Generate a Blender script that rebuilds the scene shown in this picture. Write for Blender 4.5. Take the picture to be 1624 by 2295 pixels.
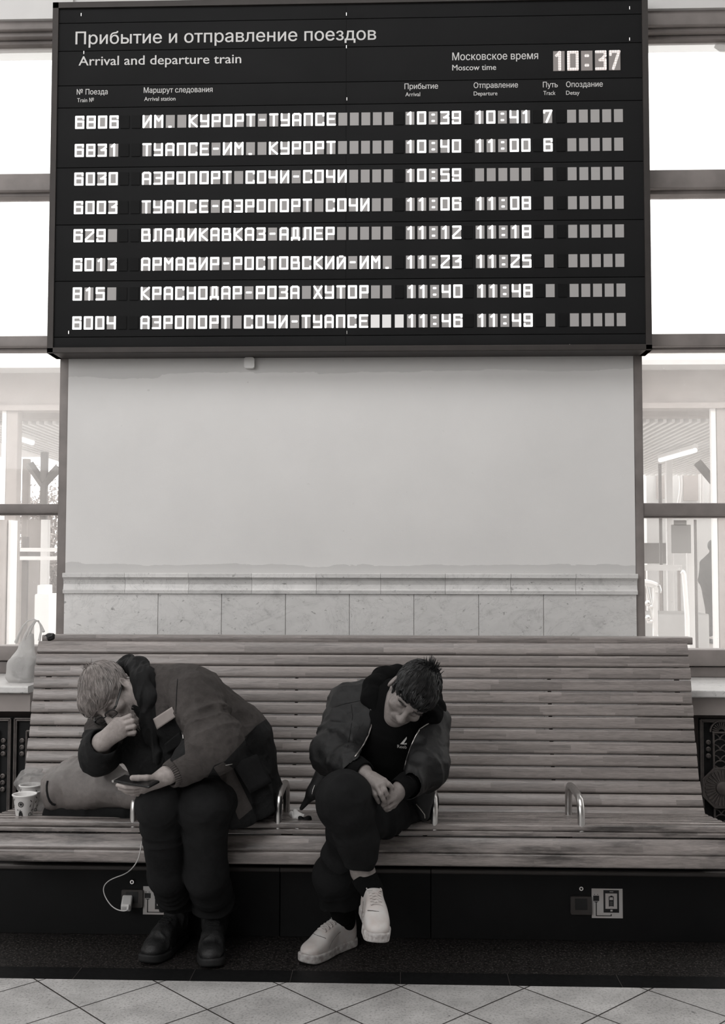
import bpy, bmesh, math, random
import numpy as np
from mathutils import Vector, Matrix
from mathutils.bvhtree import BVHTree

C = bpy.context.scene.collection
for o in list(bpy.data.objects):
    bpy.data.objects.remove(o)
SC = bpy.context.scene
rnd = random.Random(7)

# ------------------------------------------------------------------ camera
W, H, F = 1624, 2295, 2350.0          # picture frame and focal length in pixels
CAM_H = 1.30
PITCH, YAW, ROLL = math.atan(0.0515), math.atan(0.034), 0.0015
cam_d = bpy.data.cameras.new('camera')
cam = bpy.data.objects.new('camera', cam_d)
C.objects.link(cam)
cam_d.sensor_fit = 'HORIZONTAL'
cam_d.sensor_width = 24.0
cam_d.lens = F / W * 24.0
cam_d.clip_start, cam_d.clip_end = 0.05, 300
CAM_R = (Matrix.Rotation(YAW, 3, 'Z') @ Matrix.Rotation(math.pi / 2 + PITCH, 3, 'X') @ Matrix.Rotation(ROLL, 3, 'Z'))
cam.matrix_world = Matrix.Translation((0, 0, CAM_H)) @ CAM_R.to_4x4()
SC.camera = cam
RC = np.array(CAM_R)

def ray(px, py):
    return RC @ np.array([(px - W / 2) / F, (H / 2 - py) / F, -1.0])

def at(px, py, Y):
    """world point on the plane Y = const seen at picture position (px, py)"""
    d = ray(px, py)
    t = Y / d[1]
    return np.array([d[0] * t, Y, CAM_H + d[2] * t])

def proj(P):
    P = np.asarray(P, float) - np.array([0, 0, CAM_H])
    q = P @ RC
    return np.stack([W / 2 - F * q[..., 0] / q[..., 2], H / 2 + F * q[..., 1] / q[..., 2]], -1)

# ------------------------------------------------------------------ world, lights, exposure
world = bpy.data.worlds.new('sky')
SC.world = world
world.use_nodes = True
bgn = world.node_tree.nodes['Background']
bgn.inputs[0].default_value = (1.0, 0.99, 0.965, 1)
bgn.inputs[1].default_value = 2.8

def area(name, loc, target, sx, sy, power, col=(1, 0.995, 0.988)):
    l = bpy.data.lights.new(name, 'AREA')
    l.shape = 'RECTANGLE'
    l.size, l.size_y, l.energy, l.color = sx, sy, power, col
    o = bpy.data.objects.new(name, l)
    C.objects.link(o)
    o.location = loc
    o.rotation_euler = (Vector(target) - Vector(loc)).to_track_quat('-Z', 'Y').to_euler()
    return o

area('hall_window_light', (-4.6, -2.6, 3.9), (-0.3, 4.2, 1.0), 6.0, 3.0, 250)
area('hall_ceiling_light', (-0.4, 1.6, 5.4), (-0.2, 2.6, 0.0), 5.0, 2.6, 120)
SC.view_settings.view_transform = 'Standard'
SC.view_settings.look = 'None'
SC.view_settings.exposure = 0.0
SC.view_settings.gamma = 1.0
SC.view_settings.use_curve_mapping = False
SC.cycles.max_bounces = 7
SC.cycles.diffuse_bounces = 4
SC.cycles.glossy_bounces = 3
SC.cycles.transparent_max_bounces = 12

# ------------------------------------------------------------------ materials
def tone(v):
    """linear colour of a warm grey of reflectance v (the whole place is toned black and white)"""
    if v < 0.03: return (v * 0.98, v * 0.99, v * 1.03, 1)
    if v > 0.45: return (min(v * 1.012, 1), v * 0.995, v * 0.982, 1)
    return (min(v * 1.09, 1), v * 0.975, v * 0.93, 1)

class NT:
    def __init__(s, name):
        s.m = bpy.data.materials.new(name)
        s.m.use_nodes = True
        s.t = s.m.node_tree
        s.b = s.t.nodes['Principled BSDF']
        s.out = s.t.nodes['Material Output']
    def n(s, typ, **kw):
        nd = s.t.nodes.new(typ)
        for k, v in kw.items():
            if k == 'ins':
                for kk, vv in v.items():
                    nd.inputs[kk].default_value = vv
            else:
                setattr(nd, k, v)
        return nd
    def l(s, a, b):
        s.t.links.new(a, b)
    def pos(s, scale=(1, 1, 1), rot=(0, 0, 0)):
        g = s.n('ShaderNodeTexCoord')
        mp = s.n('ShaderNodeMapping')
        mp.inputs['Scale'].default_value = scale
        mp.inputs['Rotation'].default_value = rot
        s.l(g.outputs['Object'], mp.inputs['Vector'])
        return mp.outputs[0]
    def noise(s, vec, scale, detail=4, rough=0.55, dist=0):
        nd = s.n('ShaderNodeTexNoise', ins={'Scale': scale, 'Detail': detail, 'Roughness': rough, 'Distortion': dist})
        s.l(vec, nd.inputs['Vector'])
        return nd.outputs['Fac']
    def ramp(s, fac, stops):
        r = s.n('ShaderNodeValToRGB')
        el = r.color_ramp.elements
        while len(el) < len(stops):
            el.new(0.5)
        for e, (p, v) in zip(el, stops):
            e.position = p
            e.color = tone(v) if not isinstance(v, tuple) else v
        s.l(fac, r.inputs[0])
        return r.outputs[0]
    def nramp(s, fac, stops):
        return s.ramp(fac, [(p, (v, v, v, 1)) for p, v in stops])
    def math(s, op, a, b=None, c=None):
        nd = s.n('ShaderNodeMath', operation=op)
        for i, v in enumerate((a, b, c)):
            if v is None: continue
            if isinstance(v, (int, float)): nd.inputs[i].default_value = v
            else: s.l(v, nd.inputs[i])
        return nd.outputs[0]
    def mul(s, a, b, fac=1.0):
        nd = s.n('ShaderNodeMix', data_type='RGBA', blend_type='MULTIPLY')
        nd.inputs[0].default_value = fac
        s.l(a, nd.inputs[6]); s.l(b, nd.inputs[7])
        return nd.outputs[2]
    def mix(s, f, a, b):
        nd = s.n('ShaderNodeMix', data_type='RGBA')
        s.l(f, nd.inputs[0]); s.l(a, nd.inputs[6]); s.l(b, nd.inputs[7])
        return nd.outputs[2]
    def bump(s, fac, strength=0.3, dist=0.01):
        nd = s.n('ShaderNodeBump', ins={'Strength': strength, 'Distance': dist})
        s.l(fac, nd.inputs['Height'])
        s.l(nd.outputs[0], s.b.inputs['Normal'])
    def set(s, col=None, rough=0.5, metal=0.0, spec=0.5):
        if col is not None:
            if isinstance(col, (int, float)): s.b.inputs['Base Color'].default_value = tone(col)
            elif isinstance(col, tuple): s.b.inputs['Base Color'].default_value = col
            else: s.l(col, s.b.inputs['Base Color'])
        s.b.inputs['Roughness'].default_value = rough
        s.b.inputs['Metallic'].default_value = metal
        s.b.inputs['Specular IOR Level'].default_value = spec
        return s.m

def plain(name, v, rough=0.6, metal=0.0, spec=0.4, var=0.15, scale=12, bump=0.0, bscale=200):
    t = NT(name)
    f = t.noise(t.pos(), scale, 4)
    c = t.ramp(f, [(0.3, v * (1 - var)), (0.7, v * (1 + var))])
    if bump:
        t.bump(t.noise(t.pos(), bscale, 3), bump, 0.004)
    return t.set(c, rough, metal, spec)

def emit(name, v, strength):
    t = NT(name)
    t.b.inputs['Base Color'].default_value = tone(0.12)
    t.b.inputs['Emission Color'].default_value = tone(v)
    t.b.inputs['Emission Strength'].default_value = strength
    return t.m

def fabric(name, v, rough=0.9, var=0.3, weave=900, bump=0.25, spec=0.15, crease=0.0):
    t = NT(name)
    p = t.pos()
    f = t.noise(p, 9, 5, 0.6)
    f2 = t.noise(p, 70, 3, 0.6)
    c = t.ramp(f, [(0.28, v * (1 - var)), (0.72, v * (1 + var))])
    c2 = t.nramp(f2, [(0.3, 0.8), (0.7, 1.0)])
    w = t.noise(p, weave, 2)
    h = w
    if crease:
        cr = t.noise(p, 28, 3, 0.5, 1.5)
        h = t.math('ADD', w, t.math('MULTIPLY', cr, crease))
    t.bump(h, bump, 0.004)
    return t.set(t.mul(c, c2), rough, 0, spec)

M = {}
M['wall'] = None
# painted plaster, with a patched darker band just above the marble cap and streaks under the board
t = NT('painted_plaster')
p = t.pos()
sx = t.n('ShaderNodeSeparateXYZ'); t.l(p, sx.inputs[0])
nz = t.noise(t.pos((1.3, 1, 6)), 1.6, 5, 0.6)
edge = t.math('ADD', sx.outputs[2], t.math('MULTIPLY', t.math('SUBTRACT', nz, 0.5), 0.09))
band = t.math('LESS_THAN', edge, 1.305)
top = t.math('GREATER_THAN', t.math('ADD', edge, t.math('MULTIPLY', nz, 0.05)), 2.19)
base = t.ramp(t.noise(p, 2.2, 6, 0.55), [(0.3, 0.70), (0.7, 0.755)])
d1 = t.n('ShaderNodeRGB'); d1.outputs[0].default_value = tone(0.60)
d2 = t.n('ShaderNodeRGB'); d2.outputs[0].default_value = tone(0.62)
c = t.mix(band, base, d1.outputs[0]); c = t.mix(top, c, d2.outputs[0])
sm = t.nramp(t.noise(t.pos((1, 1, 1.4)), 26, 3, 0.5), [(0.74, 1.0), (0.80, 0.72)])
t.bump(t.noise(p, 160, 4), 0.08, 0.003)
M['wall'] = t.set(t.mul(c, sm, 0.5), 0.75, 0, 0.3)
M['wall_upper'] = plain('upper_wall_paint', 0.68, 0.8, var=0.04, scale=3)

t = NT('marble')
p = t.pos((1, 1, 1.6), (0.2, 0.35, 0.1))
v1 = t.noise(p, 7, 8, 0.65, 1.6)
v2 = t.noise(p, 40, 5, 0.6, 0.6)
c = t.ramp(v1, [(0.28, 0.55), (0.42, 0.68), (0.62, 0.74), (0.8, 0.64)])
sp = t.nramp(v2, [(0.30, 0.35), (0.37, 1.0)])
vn = t.nramp(t.math('ABSOLUTE', t.math('SUBTRACT', t.noise(p, 3.5, 6, 0.7, 2.2), 0.5)), [(0.0, 0.86), (0.02, 1.0)])
oi = t.n('ShaderNodeObjectInfo')
rv = t.nramp(oi.outputs['Random'], [(0, 0.9), (1, 1.04)])
M['marble'] = t.set(t.mul(t.mul(t.mul(c, sp, 0.75), vn), rv), 0.35, 0, 0.4)

def wood(name, v, rough=0.42, axis_scale=1.0, worn=False, seg=0.27):
    """oiled oak slats glued up from short staves: tone changes stave by stave, grain runs along X"""
    t = NT(name)
    g = t.n('ShaderNodeTexCoord')
    s = t.n('ShaderNodeSeparateXYZ'); t.l(g.outputs['Object'], s.inputs[0])
    oi = t.n('ShaderNodeObjectInfo')
    r = oi.outputs['Random']
    gz = t.math('ADD', s.outputs[2], t.math('MULTIPLY', s.outputs[1], 0.6))
    half = t.math('FLOOR', t.math('MULTIPLY', gz, 44.0))
    hx = t.n('ShaderNodeTexWhiteNoise', noise_dimensions='2D')
    cx = t.n('ShaderNodeCombineXYZ'); t.l(half, cx.inputs[0]); t.l(r, cx.inputs[1])
    t.l(cx.outputs[0], hx.inputs['Vector'])
    xs = t.math('FLOOR', t.math('ADD', t.math('DIVIDE', s.outputs[0], seg), t.math('MULTIPLY', hx.outputs['Value'], 7.0)))
    wn = t.n('ShaderNodeTexWhiteNoise', noise_dimensions='3D')
    c3 = t.n('ShaderNodeCombineXYZ'); t.l(xs, c3.inputs[0]); t.l(half, c3.inputs[1]); t.l(r, c3.inputs[2])
    t.l(c3.outputs[0], wn.inputs['Vector'])
    # grain, shifted per stave
    gx = t.n('ShaderNodeCombineXYZ')
    t.l(t.math('ADD', t.math('MULTIPLY', s.outputs[0], 5.0), t.math('MULTIPLY', wn.outputs['Value'], 40)), gx.inputs[0])
    t.l(t.math('MULTIPLY', s.outputs[1], 70), gx.inputs[1]); t.l(t.math('MULTIPLY', s.outputs[2], 70), gx.inputs[2])
    g1 = t.noise(gx.outputs[0], 1.0, 5, 0.6, 1.2)
    g2x = t.n('ShaderNodeCombineXYZ')
    t.l(t.math('ADD', t.math('MULTIPLY', s.outputs[0], 30.0), t.math('MULTIPLY', wn.outputs['Value'], 40)), g2x.inputs[0])
    t.l(t.math('MULTIPLY', s.outputs[1], 500), g2x.inputs[1]); t.l(t.math('MULTIPLY', s.outputs[2], 500), g2x.inputs[2])
    g2 = t.noise(g2x.outputs[0], 1.0, 3, 0.6)
    c = t.ramp(g1, [(0.25, v * 0.62), (0.45, v), (0.75, v * 1.22)])
    c = t.mul(c, t.nramp(wn.outputs['Value'], [(0, 0.72), (1, 1.12)]))
    c = t.mul(c, t.nramp(g2, [(0.3, 0.7), (0.6, 1.0)]))
    if worn:
        wr = t.noise(t.pos((1.2, 8, 8)), 3.0, 5, 0.65)
        c = t.mul(c, t.nramp(wr, [(0.36, 0.30), (0.5, 0.9), (0.7, 1.25)]))
    t.bump(g2, 0.12, 0.002)
    m = t.set(c, rough, 0, 0.5)
    rr = t.ramp(g1, [(0.3, (rough * 1.25,) * 3 + (1,)), (0.7, (rough * 0.8,) * 3 + (1,))])
    t.l(rr, t.b.inputs['Roughness'])
    return m
M['wood'] = wood('oak_slat', 0.25, 0.30)
M['wood_seat'] = wood('worn_oak_seat', 0.24, 0.26, worn=True)
M['frame'] = plain('window_frame_timber', 0.20, 0.5, var=0.25, scale=5)
M['steel'] = plain('brushed_steel', 0.55, 0.28, 1.0, var=0.08, scale=60)
M['chrome'] = plain('chrome', 0.8, 0.15, 1.0, var=0.03)
M['base_panel'] = plain('dark_powder_coated_panel', 0.008, 0.55, 0.0, 0.15, var=0.1, bump=0.05, bscale=700)
M['base_trim'] = plain('panel_trim', 0.05, 0.45, 0.3, 0.4, var=0.1)
M['black'] = plain('black_plastic', 0.012, 0.4, 0, 0.4)
M['void'] = plain('dark_recess', 0.01, 0.9, 0, 0.1)
M['board_case'] = plain('board_case_metal', 0.045, 0.5, 0.2, 0.2, var=0.08)
M['board_face'] = plain('board_face_sheet', 0.012, 0.7, 0, 0.12, var=0.12, scale=3)
M['board_line'] = plain('board_joint', 0.006, 0.8, 0, 0.1)
M['print'] = plain('printed_lettering', 0.62, 0.6, 0, 0.2, var=0.03)
M['cell'] = emit('display_cell', 0.55, 0.34)  # unlit cells; their grey is put in as a weak glow
M['cell_bright'] = emit('bright_display_cell', 0.75, 0.85)
M['cell_dark'] = plain('dead_display_cell', 0.007, 0.6, 0, 0.1)
M['lit'] = emit('lit_segments', 1.0, 1.7)
t = NT('clock_segments')
ck = t.n('ShaderNodeTexBrick', ins={'Scale': 1.0, 'Mortar Size': 0.0012, 'Brick Width': 0.011, 'Row Height': 0.011, 'Color1': tone(0.72), 'Color2': tone(0.68), 'Mortar': tone(0.3)})
ck.offset = 0
t.l(t.pos((1, 1, 1), (math.pi / 2, 0, 0)), ck.inputs['Vector'])
t.set(0.4)
t.l(ck.outputs['Color'], t.b.inputs['Emission Color'])
t.b.inputs['Emission Strength'].default_value = 0.9
M['lit_clock'] = t.m
M['cell_clock'] = emit('clock_cell', 0.22, 0.5)
M['white'] = plain('white_plastic', 0.72, 0.4, 0, 0.5, var=0.04)
M['paper'] = plain('white_paper', 0.66, 0.8, 0, 0.2, var=0.06)
M['sticker'] = plain('sticker_paper', 0.42, 0.6, 0, 0.3, var=0.08)
M['iron'] = plain('cast_iron_grille', 0.13, 0.5, 0.5, 0.4, var=0.25, scale=40)
M['iron_dark'] = plain('grille_backing', 0.014, 0.7, 0, 0.2)
M['panel'] = plain('radiator_niche_panel', 0.30, 0.6, var=0.06)

# floor: square stone tiles laid on the diagonal
t = NT('floor_tiles')
p = t.pos((1, 1, 1), (0, 0, math.pi / 4))
bk = t.n('ShaderNodeTexBrick', ins={'Scale': 1.0, 'Mortar Size': 0.0028, 'Mortar Smooth': 0.2, 'Brick Width': 0.268, 'Row Height': 0.268,
         'Color1': tone(0.52), 'Color2': tone(0.62), 'Mortar': tone(0.055)})
bk.offset = 0
mp = p.node if hasattr(p, 'node') else None
t.l(p, bk.inputs['Vector'])
FLOOR_MAP = p.node
n1 = t.noise(t.pos(), 7, 6, 0.6)
n2 = t.noise(t.pos(), 130, 4, 0.6)
n3 = t.noise(t.pos(), 11, 4, 0.5, 0.4)
c = t.mul(bk.outputs['Color'], t.nramp(n1, [(0.3, 0.62), (0.7, 1.0)]))
c = t.mul(c, t.nramp(n2, [(0.33, 0.6), (0.5, 1.0)]))
c = t.mul(c, t.nramp(n3, [(0.26, 0.35), (0.30, 1.0)]))
t.bump(t.math('SUBTRACT', 1.0, bk.outputs['Fac']), 0.25, 0.004)
M['floor'] = t.set(c, 0.42, 0, 0.4)
t = NT('granite')
p = t.pos()
n1 = t.noise(p, 130, 4, 0.75)
n2 = t.noise(p, 55, 3, 0.6)
c = t.mul(t.ramp(n1, [(0.42, 0.007), (0.56, 0.03), (0.68, 0.13)]), t.nramp(n2, [(0.35, 0.5), (0.6, 1.0)]))
M['granite'] = t.set(c, 0.5, 0, 0.2)
t = NT('black_stone')
p = t.pos()
M['black_stone'] = t.set(t.ramp(t.noise(p, 60, 4), [(0.3, 0.006), (0.8, 0.012)]), 0.5, 0, 0.15)

# thin window glass with dust specks and a translucent veil imitating outdoor glare
t = NT('dusty_hazed_glass')
t.t.nodes.remove(t.b)
tr = t.n('ShaderNodeBsdfTransparent', ins={'Color': (0.97, 0.97, 0.97, 1)})
gl = t.n('ShaderNodeBsdfGlossy', ins={'Roughness': 0.02})
tl = t.n('ShaderNodeBsdfTranslucent', ins={'Color': tone(0.9)})
fr = t.n('ShaderNodeFresnel', ins={'IOR': 1.45})
m1 = t.n('ShaderNodeMixShader'); m2 = t.n('ShaderNodeMixShader')
t.l(fr.outputs[0], m1.inputs[0]); t.l(tr.outputs[0], m1.inputs[1]); t.l(gl.outputs[0], m1.inputs[2])
sp = t.noise(t.pos(), 90, 3, 0.5)
sm = t.noise(t.pos(), 3, 5, 0.6)
haze_mix = t.math('ADD', t.math('MULTIPLY', t.math('GREATER_THAN', sp, 0.72), 0.25), t.math('MULTIPLY_ADD', sm, 0.22, 0.08))
t.l(haze_mix, m2.inputs[0]); t.l(m1.outputs[0], m2.inputs[1]); t.l(tl.outputs[0], m2.inputs[2])
t.l(m2.outputs[0], t.out.inputs['Surface'])
M['glass'] = t.m
t = NT('window_film')
t.t.nodes.remove(t.b)
tr = t.n('ShaderNodeBsdfTransparent', ins={'Color': (0.6, 0.6, 0.59, 1)}); tl = t.n('ShaderNodeBsdfTranslucent', ins={'Color': tone(0.5)})
df = t.n('ShaderNodeMixShader', ins={0: 0.6}); t.l(tr.outputs[0], df.inputs[1]); t.l(tl.outputs[0], df.inputs[2]); t.l(df.outputs[0], t.out.inputs['Surface'])
M['film'] = t.m

# ------------------------------------------------------------------ mesh helpers
class MB:
    def __init__(s):
        s.v, s.f, s.mi = [], [], []
    def add(s, vs, fs, mi=0):
        b = len(s.v)
        s.v += [tuple(map(float, x)) for x in vs]
        s.f += [tuple(i + b for i in f) for f in fs]
        s.mi += [mi] * len(fs)
        return s
    def box(s, a, b, mi=0):
        (x0, y0, z0), (x1, y1, z1) = a, b
        x0, x1 = min(x0, x1), max(x0, x1); y0, y1 = min(y0, y1), max(y0, y1); z0, z1 = min(z0, z1), max(z0, z1)
        return s.add([(x0, y0, z0), (x1, y0, z0), (x1, y1, z0), (x0, y1, z0), (x0, y0, z1), (x1, y0, z1), (x1, y1, z1), (x0, y1, z1)],
                     [(0, 3, 2, 1), (4, 5, 6, 7), (0, 1, 5, 4), (1, 2, 6, 5), (2, 3, 7, 6), (3, 0, 4, 7)], mi)
    def rbox(s, a, b, r, axis=0, mi=0, n=3):
        """box with its four long edges (along axis) rounded"""
        a, b = np.minimum(a, b), np.maximum(a, b)
        o = [i for i in range(3) if i != axis]
        prof = []
        for (cx, cy, t0) in ((b[o[0]] - r, b[o[1]] - r, 0), (a[o[0]] + r, b[o[1]] - r, 90), (a[o[0]] + r, a[o[1]] + r, 180), (b[o[0]] - r, a[o[1]] + r, 270)):
            for k in range(n + 1):
                th = math.radians(t0 + 90 * k / n)
                prof.append((cx + r * math.cos(th), cy + r * math.sin(th)))
        return s.extr(prof, axis, a[axis], b[axis], mi)
    def extr(s, prof, axis, lo, hi, mi=0):
        """closed profile in the two other axes (in x,y,z order) extruded along axis"""
        o = [i for i in range(3) if i != axis]
        vs = []
        for q in (lo, hi):
            for (u, w) in prof:
                p = [0, 0, 0]; p[axis] = q; p[o[0]] = u; p[o[1]] = w
                vs.append(p)
        n = len(prof)
        fs = [(i, (i + 1) % n, (i + 1) % n + n, i + n) for i in range(n)]
        fs += [tuple(range(n - 1, -1, -1)), tuple(range(n, 2 * n))]
        return s.add(vs, fs, mi)
    def tube(s, pts, r, seg=10, closed=False, mi=0, flat=1.0, up=None):
        pts = [np.array(p, float) for p in pts]
        n = len(pts)
        rr = r if isinstance(r, (list, tuple, np.ndarray)) else [r] * n
        tang = []
        for i in range(n):
            a = pts[(i - 1) % n] if (closed or i > 0) else pts[i]
            b = pts[(i + 1) % n] if (closed or i < n - 1) else pts[i]
            d = b - a
            tang.append(d / (np.linalg.norm(d) + 1e-12))
        u = np.array(up, float) if up is not None else np.array([0, 0, 1.0])
        if abs(np.dot(u, tang[0])) > 0.95: u = np.array([1.0, 0, 0])
        vs = []
        for i in range(n):
            u = u - tang[i] * np.dot(u, tang[i])
            u /= np.linalg.norm(u) + 1e-12
            w = np.cross(tang[i], u)
            for k in range(seg):
                th = 2 * math.pi * k / seg
                vs.append(pts[i] + rr[i] * (math.cos(th) * u * flat + math.sin(th) * w))
        fs = []
        for i in range(n if closed else n - 1):
            j = (i + 1) % n
            for k in range(seg):
                k2 = (k + 1) % seg
                fs.append((i * seg + k, i * seg + k2, j * seg + k2, j * seg + k))
        if not closed:
            fs.append(tuple(range(seg - 1, -1, -1)))
            fs.append(tuple((n - 1) * seg + k for k in range(seg)))
        return s.add(vs, fs, mi)
    def lathe(s, prof, center, axis=(0, 0, 1), seg=32, mi=0):
        """profile of (radius, height) turned about axis through center"""
        q = Vector((0, 0, 1)).rotation_difference(Vector(axis)).to_matrix()
        vs = []
        for (r, h) in prof:
            for k in range(seg):
                th = 2 * math.pi * k / seg
                vs.append(np.array(center) + np.array(q @ Vector((r * math.cos(th), r * math.sin(th), h))))
        fs = []
        for i in range(len(prof) - 1):
            for k in range(seg):
                k2 = (k + 1) % seg
                fs.append((i * seg + k, i * seg + k2, (i + 1) * seg + k2, (i + 1) * seg + k))
        fs.append(tuple(range(seg - 1, -1, -1)))
        fs.append(tuple((len(prof) - 1) * seg + k for k in range(seg)))
        return s.add(vs, fs, mi)
    def sphere(s, c, r, mi=0, nu=14, nv=9):
        rx, ry, rz = r if isinstance(r, (tuple, list)) else (r, r, r)
        vs, fs = [], []
        for i in range(nv + 1):
            ph = math.pi * i / nv
            for k in range(nu):
                th = 2 * math.pi * k / nu
                vs.append((c[0] + rx * math.sin(ph) * math.cos(th), c[1] + ry * math.sin(ph) * math.sin(th), c[2] + rz * math.cos(ph)))
        for i in range(nv):
            for k in range(nu):
                k2 = (k + 1) % nu
                fs.append((i * nu + k, (i + 1) * nu + k, (i + 1) * nu + k2, i * nu + k2))
        return s.add(vs, fs, mi)
    def build(s, name, mats, parent=None, smooth=True):
        me = bpy.data.meshes.new(name)
        me.from_pydata(s.v, [], s.f)
        return link(name, me, mats, parent, s.mi, smooth)

def link(name, me, mats, parent=None, mi=None, smooth=True):
    mats = mats if isinstance(mats, (list, tuple)) else [mats]
    for m in mats:
        me.materials.append(m)
    if mi is not None and len(mats) > 1:
        me.polygons.foreach_set('material_index', np.array(mi, dtype=np.int32))
    me.validate()
    if smooth:
        me.polygons.foreach_set('use_smooth', np.ones(len(me.polygons), dtype=bool))
        try: me.set_sharp_from_angle(angle=math.radians(38))
        except Exception: pass
    me.update()
    o = bpy.data.objects.new(name, me)
    C.objects.link(o)
    if parent is not None:
        attach(o, parent)
    return o

def mw(o):
    m = Matrix.Translation(o.location) @ o.rotation_euler.to_matrix().to_4x4()
    return (mw(o.parent) @ o.matrix_parent_inverse @ m) if o.parent else m

def attach(o, parent):
    o.parent = parent
    o.matrix_parent_inverse = mw(parent).inverted()

def tag(o, label=None, cat=None, group=None, kind=None):
    if label: o['label'] = label
    if cat: o['category'] = cat
    if group: o['group'] = group
    if kind: o['kind'] = kind
    return o

def empty(name, loc, label, cat, group=None):
    o = bpy.data.objects.new(name, None)
    C.objects.link(o)
    o.location = tuple(map(float, loc))
    o.empty_display_size = 0.1
    return tag(o, label, cat, group)

def struct(name, mb, mats, smooth=False):
    return tag(mb.build(name, mats, None, smooth), kind='structure')

def glyph_fill(co, edges):
    """solid lettering from closed outlines (which may overlap): horizontal slices, non-zero winding"""
    n = len(co)
    lab = np.arange(n)
    for _ in range(60):
        m = np.minimum(lab[edges[:, 0]], lab[edges[:, 1]])
        new = lab.copy()
        np.minimum.at(new, edges[:, 0], m); np.minimum.at(new, edges[:, 1], m)
        new = new[new]
        if (new == lab).all(): break
        lab = new
    P, Q = [], []
    for l in np.unique(lab):
        idx = np.nonzero(lab == l)[0]
        P.append(co[idx]); Q.append(co[np.roll(idx, -1)])
    P, Q = np.concatenate(P), np.concatenate(Q)
    ys = np.unique(np.round(np.concatenate([P[:, 1], np.linspace(P[:, 1].min(), P[:, 1].max(), 60)]), 5))
    V, Fc = [], []
    for y0, y1 in zip(ys[:-1], ys[1:]):
        if y1 - y0 < 1e-5: continue
        lo, hi = np.minimum(P[:, 1], Q[:, 1]), np.maximum(P[:, 1], Q[:, 1])
        ym = (y0 + y1) / 2
        k = np.nonzero((lo <= ym) & (hi > ym))[0]
        if len(k) < 2: continue
        tx = lambda y: P[k, 0] + (Q[k, 0] - P[k, 0]) * np.clip((y - P[k, 1]) / (Q[k, 1] - P[k, 1]), 0, 1)
        xa, xb = tx(y0), tx(y1)
        o = np.argsort(xa + xb)
        wn, st = 0, None
        for j in o:
            d = 1 if Q[k[j], 1] > P[k[j], 1] else -1
            if wn == 0: st = j
            wn += d
            if wn == 0:
                b = len(V)
                V += [(xa[st], y0), (xa[j], y0), (xb[j], y1), (xb[st], y1)]
                Fc.append((b, b + 1, b + 2, b + 3))
    return np.array(V), Fc

def text_mesh(body, size, loc, width=None, spacing=1.0, bold=0.0):
    """flat lettering as mesh data in a plane facing -Y; loc = left end of the base line; width stretches it to fit"""
    cu = bpy.data.curves.new('t', 'FONT')
    cu.body = body
    cu.size = size
    cu.space_character = spacing
    cu.fill_mode = 'NONE'
    cu.resolution_u = 3
    ob = bpy.data.objects.new('t', cu)
    C.objects.link(ob)
    dg = bpy.context.evaluated_depsgraph_get()
    dg.update()
    me = bpy.data.meshes.new_from_object(ob.evaluated_get(dg))
    bpy.data.objects.remove(ob)
    n = len(me.vertices)
    co = np.zeros(n * 3)
    me.vertices.foreach_get('co', co)
    co = co.reshape(-1, 3)
    ed = np.zeros(len(me.edges) * 2, dtype=np.int32)
    me.edges.foreach_get('vertices', ed)
    v2, fc = glyph_fill(co[:, :2], ed.reshape(-1, 2))
    bpy.data.meshes.remove(me)
    co = np.concatenate([v2, np.zeros((len(v2), 1))], 1)
    n = len(co)
    me = bpy.data.meshes.new('lettering')
    me.from_pydata([tuple(q) for q in co], [], fc)
    sx = 1.0
    if width: sx = width / (co[:, 0].max() - co[:, 0].min())
    x0 = co[:, 0].min()
    out = np.stack([loc[0] + (co[:, 0] - x0) * sx, loc[1] - co[:, 2], loc[2] + co[:, 1]], -1)
    me.vertices.foreach_set('co', out.ravel())
    me.materials.clear()
    if bold:        # heavier weight: the outline doubled with a hair's shift
        bm = bmesh.new(); bm.from_mesh(me)
        for dx, dz, dy in ((bold * size, 0, 0.0002), (bold * size / 2, bold * size / 2, 0.0001)):
            g = bmesh.ops.duplicate(bm, geom=bm.verts[:n] + [e for e in bm.edges if all(v.index < n for v in e.verts)] + [f for f in bm.faces if all(v.index < n for v in f.verts)])
            for v in [q for q in g['geom'] if isinstance(q, bmesh.types.BMVert)]:
                v.co.x += dx; v.co.z += dz; v.co.y -= dy
            bm.verts.index_update(); bm.verts.ensure_lookup_table()
        bm.to_mesh(me); bm.free()
    return me

# ================================================================== the setting
YW = 4.70            # face of the wall pier behind the bench
YG = 4.80            # window glass
p0 = at(625, 2207, 3.255)
fx, fy = p0[0], 1.3 / ((2207 - 1270) / F)
cr = at(625, 2207, 3.255); d = ray(625, 2207); tt = -CAM_H / d[2]; cr = d * tt
q = math.cos(math.pi / 4)
FLOOR_MAP.inputs['Location'].default_value = (-(q * cr[0] - q * cr[1]), -(q * cr[0] + q * cr[1]), 0)

mb = MB().box((-9, -7, -0.1), (9, 3.338, 0.0))
struct('floor', mb, M['floor'])
mb = MB()
mb.box((-9, 3.338, -0.1), (9, 3.433, 0.0005))
struct('trim_1', mb, M['black_stone'])
mb = MB()
xs = [at(x, 2170, 3.38)[0] for x in (172, 652, 897, 1140, 1388)]
for x in [xs[0] - 0.74, xs[0] - 0.37, xs[0], xs[0] + 0.37] + xs[1:] + [xs[-1] + 0.37]:
    mb.box((x - 0.0012, 3.338, 0), (x + 0.0012, 3.433, 0.001))
struct('trim_joints_2', mb, M['base_trim']).name = 'trim_2'
mb = MB().box((-9, 3.433, -0.1), (9, 4.9, 0.0004))
struct('trim_3', mb, M['granite'])
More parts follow.
